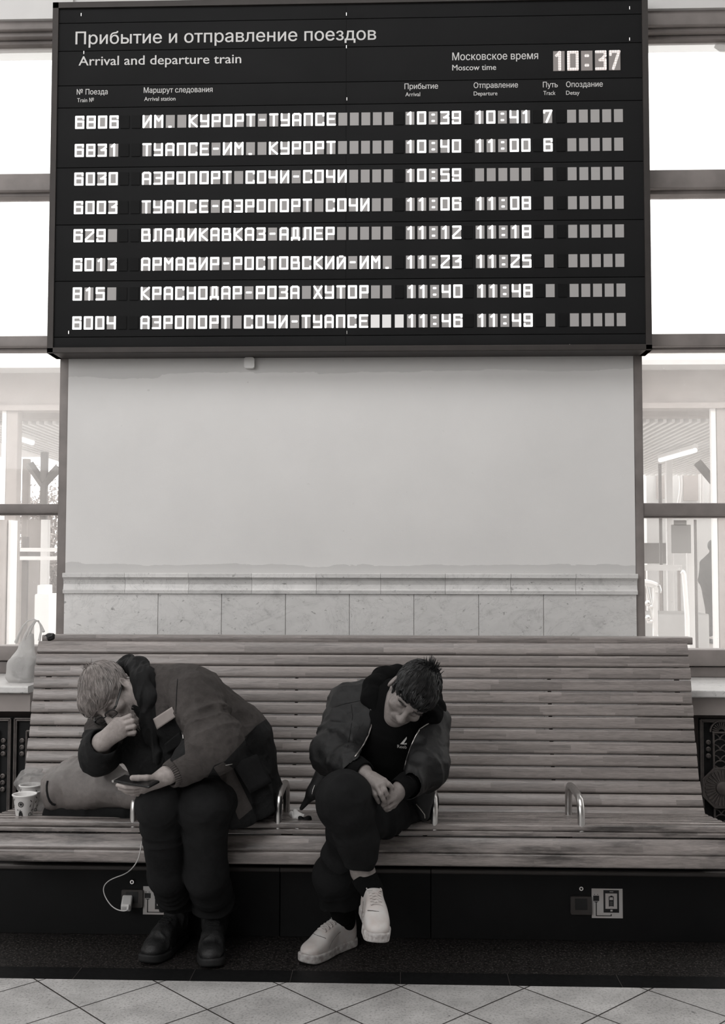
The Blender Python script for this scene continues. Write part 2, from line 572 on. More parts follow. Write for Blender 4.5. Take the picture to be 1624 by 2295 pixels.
# hall shell behind the camera
mb = MB().box((-9, -7, 5.6), (9, 5.0, 5.8)); struct('ceiling', mb, M['wall_upper'])
mb = MB().box((-9.1, -7, -0.1), (-9, 5.0, 5.8)); struct('wall_left', mb, M['wall_upper'])
mb = MB().box((9, -7, -0.1), (9.1, 5.0, 5.8)); struct('wall_right', mb, M['wall_upper'])
mb = MB().box((-9, -7.1, -0.1), (9, -7, 5.8)); struct('wall_rear', mb, M['wall_upper'])

XL, XR = at(146, 1280, YW)[0], at(1424, 1280, YW)[0]
zcap = at(780, 1285, YW)[2]; zcapb = at(780, 1331, YW)[2]
mb = MB().box((XL, YW, 0), (XR, 5.0, 5.6)); struct('wall_front', mb, M['wall'])
# wall above and below the windows
ztop = 0.5 * (at(60, 50, 4.72)[2] + at(1540, 31, 4.72)[2])
mb = MB().box((-9, 4.68, ztop), (XL, 5.0, 5.6)); struct('wall_over_left', mb, M['wall_upper']).name = 'wall_upper_left'
mb = MB().box((XR, 4.68, ztop), (9, 5.0, 5.6)); struct('wall_over_right', mb, M['wall_upper']).name = 'wall_upper_right'

# marble wainscot: slabs and moulded cap stones
mb = MB()
zc = [at(x, 1380, YW)[0] for x in (355, 497, 640, 783, 927, 1072, 1217)]
ed = [XL] + zc + [XR]
bpy_slabs = []
for a, b in zip(ed[:-1], ed[1:]):
    m2 = MB().rbox((a + 0.0008, YW - 0.012, 0.30), (b - 0.0008, YW + 0.01, zcapb), 0.002, 2)
    struct('wall_front_slab', m2, M['marble'])
zc = [at(x, 1305, YW)[0] for x in (282, 424, 565, 709, 853, 997, 1143, 1288)]
ed = [XL - 0.004] + zc + [XR + 0.004]
hh = zcap - zcapb
prof = [(0.0, 0.0), (-0.020, 0.0), (-0.022, 0.16), (-0.016, 0.20), (-0.014, 0.24), (-0.010, 0.45), (-0.013, 0.66), (-0.022, 0.76), (-0.030, 0.79), (-0.030, 0.97), (-0.027, 1.0), (0.0, 1.0)]
for a, b in zip(ed[:-1], ed[1:]):
    m2 = MB().extr([(YW + y + (0.01 if y == 0 else 0), zcapb + z * hh) for y, z in prof][::-1], 0, a + 0.0006, b - 0.0006)
    struct('wall_front_cap', m2, M['marble'])
for o in list(C.objects):
    if o.name.startswith('wall_front_slab') or o.name.startswith('wall_front_cap'):
        o.name = 'trim_4'

# windows
def window(n, left):
    s = -1 if left else 1
    px = 60 if left else 1540
    Z = lambda y, Y=4.74: at(px, y, Y)[2]
    xe = XL if left else XR
    xo = -4.2 if left else 3.8
    root = None
    if left:
        ys = [50, 76, 86, 95, 123, 393, 432, 441, 755, 780, 785, 1130, 1151, 1447, 1480, 1509]
    else:
        ys = [31, 66, 74, 83, 104, 384, 426, 436, 750, 779, 784, 1128, 1157, 1455, 1492, 1517]
    z = [Z(y) for y in ys]
    f = MB()
    X0, X1 = (xo, xe) if left else (xe, xo)
    # head, transoms and bottom rail: each with a stepped profile
    def rail(za, zb, d0=4.715, d1=4.82, step=0.0):
        f.rbox((X0, d0, zb), (X1, d1, za), 0.006, 0)
        if step:
            f.rbox((X0, d0 + 0.03, zb - step), (X1, d1, zb + 0.002), 0.004, 0)
    rail(z[0] + 0.02, z[1], 4.70); rail(z[1] + 0.002, z[2], 4.725); rail(z[2], z[3], 4.76)
    rail(z[5], z[6], 4.715, step=0.016)
    rail(z[8], z[9], 4.715, step=0.010)
    rail(z[11], z[12], 4.715, step=0.006)
    rail(z[13], z[14], 4.715); rail(z[14] - 0.004, z[15] - 0.002, 4.735)
    # upright beside the pier
    w = at(152, 1000, 4.72)[0] - at(132, 1000, 4.72)[0]
    if left: f.rbox((xe - w, 4.705, z[15]), (xe, 4.82, z[0] + 0.02), 0.005, 2); f.rbox((xe - w - 0.008, 4.75, z[15]), (xe - w + 0.004, 4.82, z[0]), 0.003, 2)
    else: f.rbox((xe, 4.705, z[15]), (xe + w, 4.82, z[0] + 0.02), 0.005, 2); f.rbox((xe + w - 0.004, 4.75, z[15]), (xe + w + 0.008, 4.82, z[0]), 0.003, 2)
    # a far upright outside the frame
    f.rbox((xo - 0.04, 4.705, z[15]), (xo + 0.04, 4.82, z[0]), 0.005, 2)
    win = tag(f.build('window_%d' % n, M['frame']), kind='structure')
    g = MB()
    for a, b in ((z[2], z[5]), (z[6], z[8]), (z[9], z[11]), (z[12], z[13])):
        g.add([(X0, YG, b), (X1, YG, b), (X1, YG, a), (X0, YG, a)], [(0, 1, 2, 3)])
    g.build('pane', M['glass'], win, False)
    fl = MB()
    fl.add([(X0, YG - 0.004, z[4]), (X1, YG - 0.004, z[4]), (X1, YG - 0.004, z[3]), (X0, YG - 0.004, z[3])], [(0, 1, 2, 3)])
    if not left:   # loose corner of the film hanging down
        pts = [at(x, y, YG - 0.004) for x, y in ((1600, 104), (1599, 108), (1605, 112), (1612, 118), (1624, 121), (1650, 123), (1690, 110), (1690, 90), (1610, 86))]
        fl.add([(q_[0], q_[1] - 0.004, q_[2]) for q_ in pts], [tuple(range(len(pts)))])
    tag(fl.build('adhesive_film', M['film'], win, False))
    # marble window board and the wall under it
    zs_f = at(px, 1538 if left else 1547, 4.25)[2]
    zs_b = zs_f
    th = 0.029
    sb = MB().rbox((X0, 4.245, zs_f - th), ((XL if left else X1), 4.79, zs_f), 0.006, 0)
    if not left: sb = MB().rbox((XR, 4.245, zs_f - th), (X1, 4.79, zs_f), 0.006, 0)
    sl = struct('window_sill_%d' % n, sb, M['marble'])
    zg = at(px, 1592 if left else 1600, 4.31)[2]
    pb = MB().box((X0, 4.275, zg), (X1, 4.75, zs_f - th))
    pb.box((X0, 4.60, 0), (X1, 4.75, zg))
    struct('wall_under_%s' % ('left' if left else 'right'), pb, M['panel']).name = 'wall_niche_%s' % ('left' if left else 'right')
    return zg
ZG_L = window(1, True)
ZG_R = window(2, False)

# ================================================================== the departure board
YB = 4.563
bl, br = at(105, 793, YB), at(1461, 783, YB)
bx0, bx1, bz0 = bl[0], br[0], 0.5 * (bl[2] + br[2])
bz1 = at(780, -6, YB)[2]
board = empty('departure_board', ((bx0 + bx1) / 2, YB + 0.06, bz0), 'long black railway arrivals and departures board with lit train rows, high on the wall', 'departure board')
fr_w = 0.026
mb = MB()
mb.box((bx0, YB, bz0), (bx0 + fr_w, YW - 0.002, bz1)); mb.box((bx1 - fr_w, YB, bz0), (bx1, YW - 0.002, bz1))
mb.rbox((bx0, YB, bz0), (bx1, YW - 0.002, bz0 + 0.027), 0.004, 0); mb.box((bx0, YB, bz1 - fr_w), (bx1, YW - 0.002, bz1))
mb.box((bx0 + 0.01, YB + 0.05, bz0 + 0.01), (bx1 - 0.01, YW - 0.004, bz1 - 0.01))
mb.build('case', M['board_case'], board, False)
# face strips
YF = YB + 0.010
seams = [45, 108, 186, 236, 371, 500, 627, 753]
zsm = [bz1 - fr_w] + [at(600, y, YF)[2] for y in seams] + [bz0 + 0.025]
for a, b in zip(zsm[:-1], zsm[1:]):
    MB().rbox((bx0 + fr_w, YF, b + 0.0012), (bx1 - fr_w, YF + 0.02, a - 0.0012), 0.0015, 0).build('face_strip', M['board_face'], board)
for x in (775,):
    X = at(x, 400, YF)[0]
    MB().box((X - 0.001, YF - 0.0005, bz0 + 0.03), (X + 0.001, YF + 0.001, bz1 - 0.04)).build('joint', M['board_line'], board)
sc = MB()
for x, y in ((182, 33), (776, 32), (776, 105), (1410, 18), (1410, 88), (188, 118), (154, 745), (777, 745), (777, 222), (1276, 775)):
    q_ = at(x, y, YF)
    sc.box((q_[0] - 0.0016, YF - 0.002, q_[2] - 0.007), (q_[0] + 0.0016, YF, q_[2] + 0.007))
sc.build('clip', M['steel'], board)

# printed headings: text, left, base line, right (picture positions), cap height
heads = [('Прибытие и отправление поездов', 169, 101, 842, 88, 0.056), ('Arrival and departure train', 176, 148, 540, 141, 0.043),
         ('№ Поезда', 172, 213, 241, 211, 0.0245), ('Train №', 173, 229, 210, 229, 0.0185),
         ('Маршрут следования', 322, 209, 476, 206, 0.0245), ('Arrival station', 323, 226, 393, 226, 0.0185),
         ('Московское время', 1013, 135, 1205, 133, 0.0335), ('Moscow time', 1013, 158, 1111, 157, 0.026),
         ('Прибытие', 906, 200, 981, 199, 0.0245), ('Arrival', 908, 216, 941, 216, 0.0185),
         ('Отправление', 1061, 198, 1160, 196, 0.0245), ('Departure', 1061, 214, 1114, 214, 0.0185),
         ('Путь', 1216, 196, 1249, 196, 0.0245), ('Track', 1217, 213, 1244, 213, 0.0185),
         ('Опоздание', 1268, 196, 1350, 194, 0.0245), ('Detay', 1268, 213, 1298, 212, 0.0185)]
for s_, x0, y0, x1, y1, cap in heads:
    a, b = at(x0, y0, YF), at(x1, y1, YF)
    me = text_mesh(s_, cap / 0.70, (a[0], YF - 0.001, (a[2] + b[2]) / 2), b[0] - a[0], 1.0, 0.016)
    link('heading', me, M['print'], board, smooth=False)

BOX = [(0, 0), (4, 0), (4, 6), (0, 6), (0, 0)]
G = {'0': [BOX], 'О': [BOX], '1': [[(0.9, 4.9), (2.3, 6)], [(2.3, 6), (2.3, 0)]], '2': [[(0, 6), (4, 6), (4, 4.7), (0, 1.1), (0, 0), (4, 0)]],
     '3': [[(0, 6), (4, 6), (4, 4.6), (2.2, 3.3)], [(1.6, 3.1), (4, 3.1), (4, 0), (0, 0)]], '4': [[(0, 6), (0, 2.7), (4, 2.7)], [(4, 6), (4, 0)]],
     '5': [[(4, 6), (0, 6), (0, 3.4), (4, 3.4), (4, 0), (0, 0)]], '6': [[(4, 6), (0, 6), (0, 0), (4, 0), (4, 3.4), (0, 3.4)], [(4, 6), (4, 5)]],
     '7': [[(0, 5), (0, 6), (4, 6), (1.3, 0)]], '8': [BOX, [(0, 3.1), (4, 3.1)]], '9': [[(0, 1), (0, 0), (4, 0), (4, 6), (0, 6), (0, 2.7), (4, 2.7)]],
     'И': [[(0, 6), (0, 0), (4, 6), (4, 0)]], 'Й': [[(0, 5.4), (0, 0), (4, 5.4), (4, 0)], [(1.3, 6.2), (2.7, 6.2)]], 'М': [[(0, 0), (0, 6), (2, 3.4), (4, 6), (4, 0)]],
     'К': [[(0, 0), (0, 6)], [(4, 6), (0.4, 3), (4, 0)]], 'У': [[(0, 6), (0, 2.8), (4, 2.8)], [(4, 6), (4, 0), (0, 0)]], 'Р': [[(0, 0), (0, 6), (4, 6), (4, 2.7), (0, 2.7)]],
     'Т': [[(0, 6), (4, 6)], [(2, 6), (2, 0)]], 'А': [[(0, 0), (0, 5.3), (0.8, 6), (3.2, 6), (4, 5.3), (4, 0)], [(0, 2.6), (4, 2.6)]], 'П': [[(0, 0), (0, 6), (4, 6), (4, 0)]],
     'С': [[(4, 5), (4, 6), (0, 6), (0, 0), (4, 0), (4, 1)]], 'Е': [[(4, 6), (0, 6), (0, 0), (4, 0)], [(0, 3.1), (3.4, 3.1)]], 'Э': [[(0, 6), (4, 6), (4, 0), (0, 0)], [(1.2, 3.1), (4, 3.1)]],
     'Ч': [[(0, 6), (0, 2.7), (4, 2.7)], [(4, 6), (4, 0)]], 'В': [[(0, 0), (0, 6), (3.6, 6), (3.6, 3.2)], [(0, 3.2), (4, 3.2), (4, 0), (0, 0)]], 'Л': [[(0, 0), (0.9, 0.6), (0.9, 6), (4, 6), (4, 0)]],
     'Д': [[(0, -0.2), (0, 0.8), (4, 0.8), (4, -0.2)], [(1.0, 0.8), (1.0, 6), (3.2, 6), (3.2, 0.8)]], 'З': [[(0, 6), (4, 6), (4, 4.4), (3.4, 3.1)], [(1.2, 3.1), (3.4, 3.1), (4, 2.4), (4, 0), (0, 0)]],
     'Х': [[(0, 6), (4, 0)], [(4, 6), (0, 0)]], 'Н': [[(0, 0), (0, 6)], [(4, 0), (4, 6)], [(0, 3), (4, 3)]], '-': [[(0.9, 3.1), (3.1, 3.1)]],
     '.': [[(1.5, 0), (2.3, 0)]], ':': [[(1.6, 1.3), (2.4, 1.3)], [(1.6, 4.7), (2.4, 4.7)]]}
def glyph(mb, ch, x, z, w, h, y, st):
    """strokes of one display character; x, z = lower left of its cell, w, h its size, st the stroke width"""
    for line in G[ch]:
        pts = [np.array((x + st / 2 + (w - st) * u / 4, z + st / 2 + (h - st) * v / 6)) for u, v in line]
        for i, (a, b) in enumerate(zip(pts[:-1], pts[1:])):
            d_ = b - a; L = np.linalg.norm(d_); d_ = d_ / L; n_ = np.array((-d_[1], d_[0])) * st / 2
            e = d_ * st / 2
            a2, b2 = a - e, b + e
            ch_ = st * 0.22; nn = n_ / (st / 2)
            poly = [a2 - n_ + d_ * ch_, a2 - n_ + nn * ch_, a2 + n_ - nn * ch_, a2 + n_ + d_ * ch_, b2 + n_ - d_ * ch_, b2 + n_ - nn * ch_, b2 - n_ + nn * ch_, b2 - n_ - d_ * ch_]
            mb.add([(q_[0], y, q_[1]) for q_ in poly], [tuple(range(8))[::1]])
yl = [275, 338, 402, 466, 530, 594, 660, 725]
yr = [260, 324, 389, 454, 517, 584, 650, 716]
rows = [('6806', 'ИМ. КУРОРТ-ТУАПСЕ', '10:39', '10:41', '7'), ('6831', 'ТУАПСЕ-ИМ. КУРОРТ', '10:40', '11:00', '6'), ('6030', 'АЭРОПОРТ СОЧИ-СОЧИ', '10:59', '', ''),
        ('6003', 'ТУАПСЕ-АЭРОПОРТ СОЧИ', '11:06', '11:08', ''), ('629', 'ВЛАДИКАВКАЗ-АДЛЕР', '11:12', '11:18', ''), ('6013', 'АРМАВИР-РОСТОВСКИЙ-ИМ.', '11:23', '11:25', ''),
        ('815', 'КРАСНОДАР-РОЗА ХУТОР', '11:40', '11:48', ''), ('6004', 'АЭРОПОРТ СОЧИ-ТУАПСЕ', '11:46', '11:49', '')]
def bxp(px, k):
    return at(px, (yl[k] * (1400 - px) + yr[k] * (px - 170)) / 1230, YF)[0]
for k, (num, rt, ar, dp, tk) in enumerate(rows):
    zc_ = 0.5 * (at(216, yl[k], YF)[2] + at(1330, yr[k], YF)[2])
    shift = [0, 0, 0, 0, 0, 0, 2, 2][k]
    cols = []      # (left px of first cell, px of last cell right edge, number of cells, text)
    cw_px = 20.5
    L0 = 169 - 0.9 * k
    cols.append((L0, 25.6, 4, num))
    cols.append((L0 + 101, 25.6, 2, None))
    cols.append((320 - 0.7 * k, 25.75, 22, rt))
    cols.append((884, 25.75, 1, '*' if k == 7 else None))
    cols.append((908 + 0.2 * k + shift, 26.0, 5, ar))
    cols.append((1038 + shift, 26, 1, None))
    cols.append((1063 + 0.5 * k + shift, 26.0, 5, dp))
    cols.append((1194 + shift + 0.5 * k, 26, 1, None))
    cols.append((1216.5 + 0.6 * k + shift, 26.0, 1, tk))
    cols.append((1246 + shift + 0.4 * k, 26, 1, None))
    cols.append((1270 + 0.6 * k + shift, 26.2, 5, ''))
    hc = 0.0575
    z0 = zc_ - hc / 2
    for (lx, pitch, n, s_) in cols:
        cells, brt, lit = MB(), MB(), MB()
        for i in range(n):
            xa, xb = bxp(lx + i * pitch, k), bxp(lx + i * pitch + cw_px, k)
            ch = s_[i] if (s_ and i < len(s_)) else ' '
            tgt = brt if (s_ == '*' or (k == 7 and s_ == rt and i >= 20)) else cells
            tgt.box((xa + 0.0008, YF - 0.0035, z0), (xb - 0.0008, YF + 0.001, z0 + hc))
            if ch not in ' *':
                glyph(lit, ch, xa, z0 - 0.001, xb - xa, hc + 0.002, YF - 0.0045, 0.0088)
        if s_ is None: cells.build('dead_cells', M['cell_dark'], board, False); continue
        if s_ == '*': brt.build('display_field', M['cell_bright'], board, False); continue
        fo_ = cells.build('display_field', M['cell'], board, False)
        if brt.v: brt.build('bright_cells', M['cell_bright'], fo_, False)
        if lit.v: lit.build('lit_characters', M['lit'], fo_, False)
# clock
cl, lt = MB(), MB()
for i, ch in enumerate('10:37'):
    xa, xb = at(1239 + i * 31.2, 137, YF)[0], at(1239 + i * 31.2 + 25.5, 137, YF)[0]
    za, zb = at(1315, 158.5, YF)[2], at(1315, 114.5, YF)[2]
    cl.box((xa, YF - 0.0035, za), (xb, YF + 0.001, zb))
    glyph(lt, ch, xa, za, xb - xa, zb - za, YF - 0.0045, 0.0125)
co = cl.build('clock_display', M['cell_clock'], board, False)
lt.build('clock_digits', M['lit_clock'], co, False)

# little white sensor box on the wall under the board
q_ = at(560, 816, YW)
mb = MB().rbox((q_[0] - 0.023, YW - 0.028, q_[2] - 0.023), (q_[0] + 0.023, YW - 0.001, q_[2] + 0.026), 0.009, 1)
s_ = mb.build('sensor', M['white']); tag(s_, 'small white rounded sensor box fixed to the wall under the board', 'sensor')
MB().rbox((q_[0] - 0.018, YW - 0.006, q_[2] + 0.027), (q_[0] + 0.018, YW - 0.001, q_[2] + 0.050), 0.006, 1).build('mounting_plate', M['white'], s_)

# ================================================================== the bench
BX0, BX1 = at(31, 1833, 3.85)[0], at(1585, 1833, 3.85)[0]
prof = np.array([(3.815, 0.340), (3.855, 0.385), (3.90, 0.435), (3.938, 0.497), (3.957, 0.545), (3.997, 0.673), (4.018, 0.764), (4.055, 0.942), (4.081, 1.000), (4.10, 1.03)])
tt = np.linspace(0, len(prof) - 1, 900)
# smooth the profile
dense = np.stack([np.interp(tt, np.arange(len(prof)), prof[:, i]) for i in (0, 1)], -1)
ker = np.ones(61) / 61
pad = np.concatenate([np.repeat(dense[:1], 30, 0), dense, np.repeat(dense[-1:], 30, 0)])
dense = np.stack([np.convolve(pad[:, i], ker, 'valid') for i in (0, 1)], -1)
dpx = proj(np.stack([np.full(len(dense), BX1), dense[:, 0], dense[:, 1]], -1))[:, 1]
order = np.argsort(dpx)
def back_at(y):
    return np.array([np.interp(y, dpx[order], dense[order, i]) for i in (0, 1)])
bench = empty('bench', ((BX0 + BX1) / 2, 3.7, 0), 'long high-backed slatted oak waiting bench on a dark charging base', 'bench')
bounds = [1440, 1469, 1496, 1523.5, 1551, 1579, 1607, 1635.5, 1663, 1692, 1720, 1749, 1779, 1807.5, 1834]
TH = 0.024
def slat(a, b, gap, mat, name, th=TH, x0=None, x1=None, r=0.0075):
    """one slat whose face runs from a (upper) to b (lower) in the Y-Z plane; thickness goes away from the sitter"""
    a, b = np.array(a), np.array(b)
    d_ = (b - a) / np.linalg.norm(b - a)
    n_ = np.array([-d_[1], d_[0]])
    if n_[0] < 0 : n_ = -n_
    a2, b2 = a + d_ * gap / 2, b - d_ * gap / 2
    L = np.linalg.norm(b2 - a2)
    prof_ = []
    for (u, w, t0) in ((r, r, 180), (L - r, r, 270), (L - r, th - r, 0), (r, th - r, 90)):
        for k in range(4):
            an = math.radians(t0 + 30 * k)
            prof_.append(a2 + d_ * (u + r * math.cos(an)) + n_ * (w + r * math.sin(an)))
    m2 = MB().extr([tuple(q) for q in prof_], 0, BX0 if x0 is None else x0, BX1 if x1 is None else x1)
    return m2.build(name, mat, bench)
for i, (ya, yb) in enumerate(zip(bounds[:-1], bounds[1:])):
    e = 0.0015 * math.sin(i * 2.1)
    slat(back_at(ya), back_at(yb), 0.0035, M['wood'], 'back_slat', 0.030, x0=BX0 + e, x1=BX1 - e)
# rail on top of the backrest
rx0, rx1 = at(97, 1430, 4.12)[0], at(1549, 1430, 4.12)[0]
zt, zb_ = at(800, 1426, 4.105)[2], at(800, 1441, 4.105)[2]
MB().rbox((rx0, 4.105, zb_ - 0.002), (rx1, 4.185, zt), 0.007, 0).build('top_rail', M['wood'], bench)
# seat slats
def sY(y, z): # depth on the plane of height z for picture row y at column 892
    d_ = ray(1400, y); t_ = (z - CAM_H) / d_[2]; return d_[1] * t_
seat_b = [(1835.5, 0.386), (1840, 0.391), (1844.5, 0.397), (1849, 0.403), (1853.5, 0.409), (1858.5, 0.415), (1866, 0.4205)]
pts = [(sY(y, z), z) for y, z in seat_b]
for a, b in zip(pts[:-1], pts[1:]):
    slat(a, b, 0.007, M['wood_seat'], 'seat_slat', 0.022)
E7 = pts[-1]
def on_bench(y, Y):
    d_ = ray(1400, y); return CAM_H + d_[2] * Y / d_[1]
yA = E7[0]
MB().rbox((BX0, yA, on_bench(1877.5, yA)), (BX1, yA + 0.03, 0.4195), 0.004, 0).build('nose_slat', M['wood_seat'], bench)
# rolled front edge: two broader slats, turned down
slat((yA + 0.006, on_bench(1877.0, yA + 0.006)), (yA - 0.022, on_bench(1915.5, yA - 0.022)), 0.002, M['wood_seat'], 'front_slat', 0.024)
slat((yA - 0.022, on_bench(1917, yA - 0.022)), (yA - 0.018, on_bench(1949, yA - 0.018)), 0.004, M['wood_seat'], 'front_slat', 0.024)
# steel brackets under the slats
for fx_ in (0.0, 0.2, 0.4, 0.6, 0.8, 1.0):
    X = BX0 + 0.04 + (BX1 - BX0 - 0.08) * fx_
    pr = [(yA + 0.03, 0.33), (yA + 0.03, 0.375), (yA + 0.05, 0.392)] + [(p_[0], p_[1] - 0.028) for p_ in pts[::-1][1:]]
    bk_ = [tuple(back_at(y)) for y in bounds[::-1]]
    pr += [(p_[0] + 0.032, p_[1] + 0.0) for p_ in bk_] + [(p_[0] + 0.075, p_[1] - 0.01) for p_ in bk_[::-1]] + [(3.90, 0.25), (3.78, 0.24), (3.70, 0.29)]
    MB().extr(pr, 0, X - 0.004, X + 0.004).build('bracket', M['void'], bench, False)
# base cabinet with trim and three front panels
YP = 3.739
zb1 = at(1000, 1958, YP)[2]; zb2 = at(1000, 1946, YP)[2]
MB().box((BX0 - 0.06, YP + 0.012, 0.03), (BX1 + 0.06, 4.10, zb2 + 0.02)).build('base', M['void'], bench, False)
X1_, X2_ = at(627, 2000, YP)[0], at(965, 2000, YP)[0]
for a, b in ((BX0 - 0.08, X1_), (X1_, X2_), (X2_, BX1 + 0.08)):
    pn = MB().rbox((a + 0.0015, YP, 0.002), (b - 0.0015, YP + 0.012, zb1), 0.002, 2).build('base_panel', M['base_panel'], bench)
    MB().rbox((a + 0.0015, YP - 0.012, zb1), (b - 0.0015, YP + 0.03, zb2), 0.005, 0).build('trim_strip', M['base_trim'], pn)
# armrests: flattened steel loops
def armrest(px_f, py_f):
    pf = at(px_f, py_f, pts[-1][0] + 0.018)
    X = pf[0]
    yf, yb_ = pf[1], 3.825
    zf, zr = 0.418, 0.388
    ht = 0.120
    path = [(X, yf, zf - 0.01), (X, yf - 0.002, zf + 0.05), (X, yf + 0.005, zf + 0.078), (X, yf + 0.022, zf + 0.098)]
    path += [(X, yf + 0.048, zf + 0.106), (X, yf + 0.11, zf + 0.109), (X, yb_ - 0.09, zf + 0.110), (X, yb_ - 0.035, zf + 0.106), (X, yb_ - 0.012, zf + 0.092), (X, yb_ - 0.002, zf + 0.065), (X, yb_, zf + 0.02), (X, yb_, zr - 0.01)]
    # resample smoothly
    P = np.array(path); s_ = np.arange(len(P)); ss = np.linspace(0, len(P) - 1, 60)
    Q = np.stack([np.interp(ss, s_, P[:, i]) for i in range(3)], -1)
    for _ in range(2): Q[1:-1] = (Q[:-2] + 2 * Q[1:-1] + Q[2:]) / 4
    MB().tube(Q, 0.0125, 14, up=(1, 0, 0), flat=1.0).build('armrest', M['steel'], bench)
for fx_, fy_ in ((299, 1848), (623, 1855), (973, 1860), (1302, 1862)):
    armrest(fx_, fy_)
# bench cabinet fittings: lock, power socket and charging sticker, twice
def socket(x, y, w, h, lx, ly, first):
    a, b = at(x, y, YP), at(x + w, y + h, YP)
    so = MB().rbox((a[0], YP - 0.012, b[2]), (b[0], YP + 0.002, a[2]), 0.005, 1).build('power_socket', M['base_trim'], bench)
    cx, cz = (a[0] + b[0]) / 2, (a[2] + b[2]) / 2 + 0.004
    MB().box((cx - 0.021, YP - 0.0135, cz - 0.018), (cx + 0.021, YP - 0.011, cz + 0.020)).build('outlet', M['black'], so)
    l = at(lx, ly, YP)
    lo = MB().lathe([(0.009, 0), (0.009, 0.006), (0.007, 0.010), (0.0, 0.010)], l, (0, -1, 0), 18).build('lock', M['chrome'], bench)
    MB().lathe([(0.004, 0.0), (0.004, 0.0108), (0.0, 0.0108)], l, (0, -1, 0), 12).build('keyhole', M['black'], lo)
    return cx, cz
def sticker(x0, y0, x1, y1):
    """square sign: a plug with a lead and a telephone with a charging battery"""
    a, b = at(x0, y0, YP), at(x1, y1, YP)
    w, h = b[0] - a[0], a[2] - b[2]
    st = MB().box((a[0], YP - 0.0012, b[2]), (b[0], YP + 0.001, a[2])).build('charging_sticker', M['sticker'], bench)
    k = MB()
    def R(u0, v0, u1, v1, d_=0.0018, m=0):
        k.box((a[0] + u0 * w, YP - d_, a[2] - v1 * h), (a[0] + u1 * w, YP - 0.0008, a[2] - v0 * h), m)
    R(0.05, 0.24, 0.24, 0.42); R(0.08, 0.19, 0.11, 0.21); R(0.18, 0.19, 0.21, 0.21)
    R(0.09, 0.44, 0.20, 0.465); R(0.13, 0.46, 0.16, 0.92); R(0.13, 0.905, 0.64, 0.93); R(0.61, 0.86, 0.64, 0.93)
    R(0.38, 0.05, 0.88, 0.81); R(0.44, 0.16, 0.82, 0.68, 0.0022, 1); R(0.58, 0.09, 0.70, 0.11, 0.0022, 1); R(0.60, 0.71, 0.67, 0.77, 0.0022, 1)
    R(0.55, 0.26, 0.71, 0.60, 0.0026); R(0.60, 0.235, 0.67, 0.27, 0.0026); R(0.575, 0.29, 0.685, 0.38, 0.003, 1)
    for v in (0.40, 0.465, 0.53): R(0.585, v + 0.045, 0.675, v + 0.055, 0.003, 1)
    k.build('pictogram', [M['black'], M['sticker']], st, False)
socket(1277, 2007, 47, 41, 1301, 1990, False)
sticker(1325, 1991, 1395, 2058)
scx, scz = socket(274, 1992, 47, 40, 297, 1975, True)
sticker(321, 1986, 391, 2050)

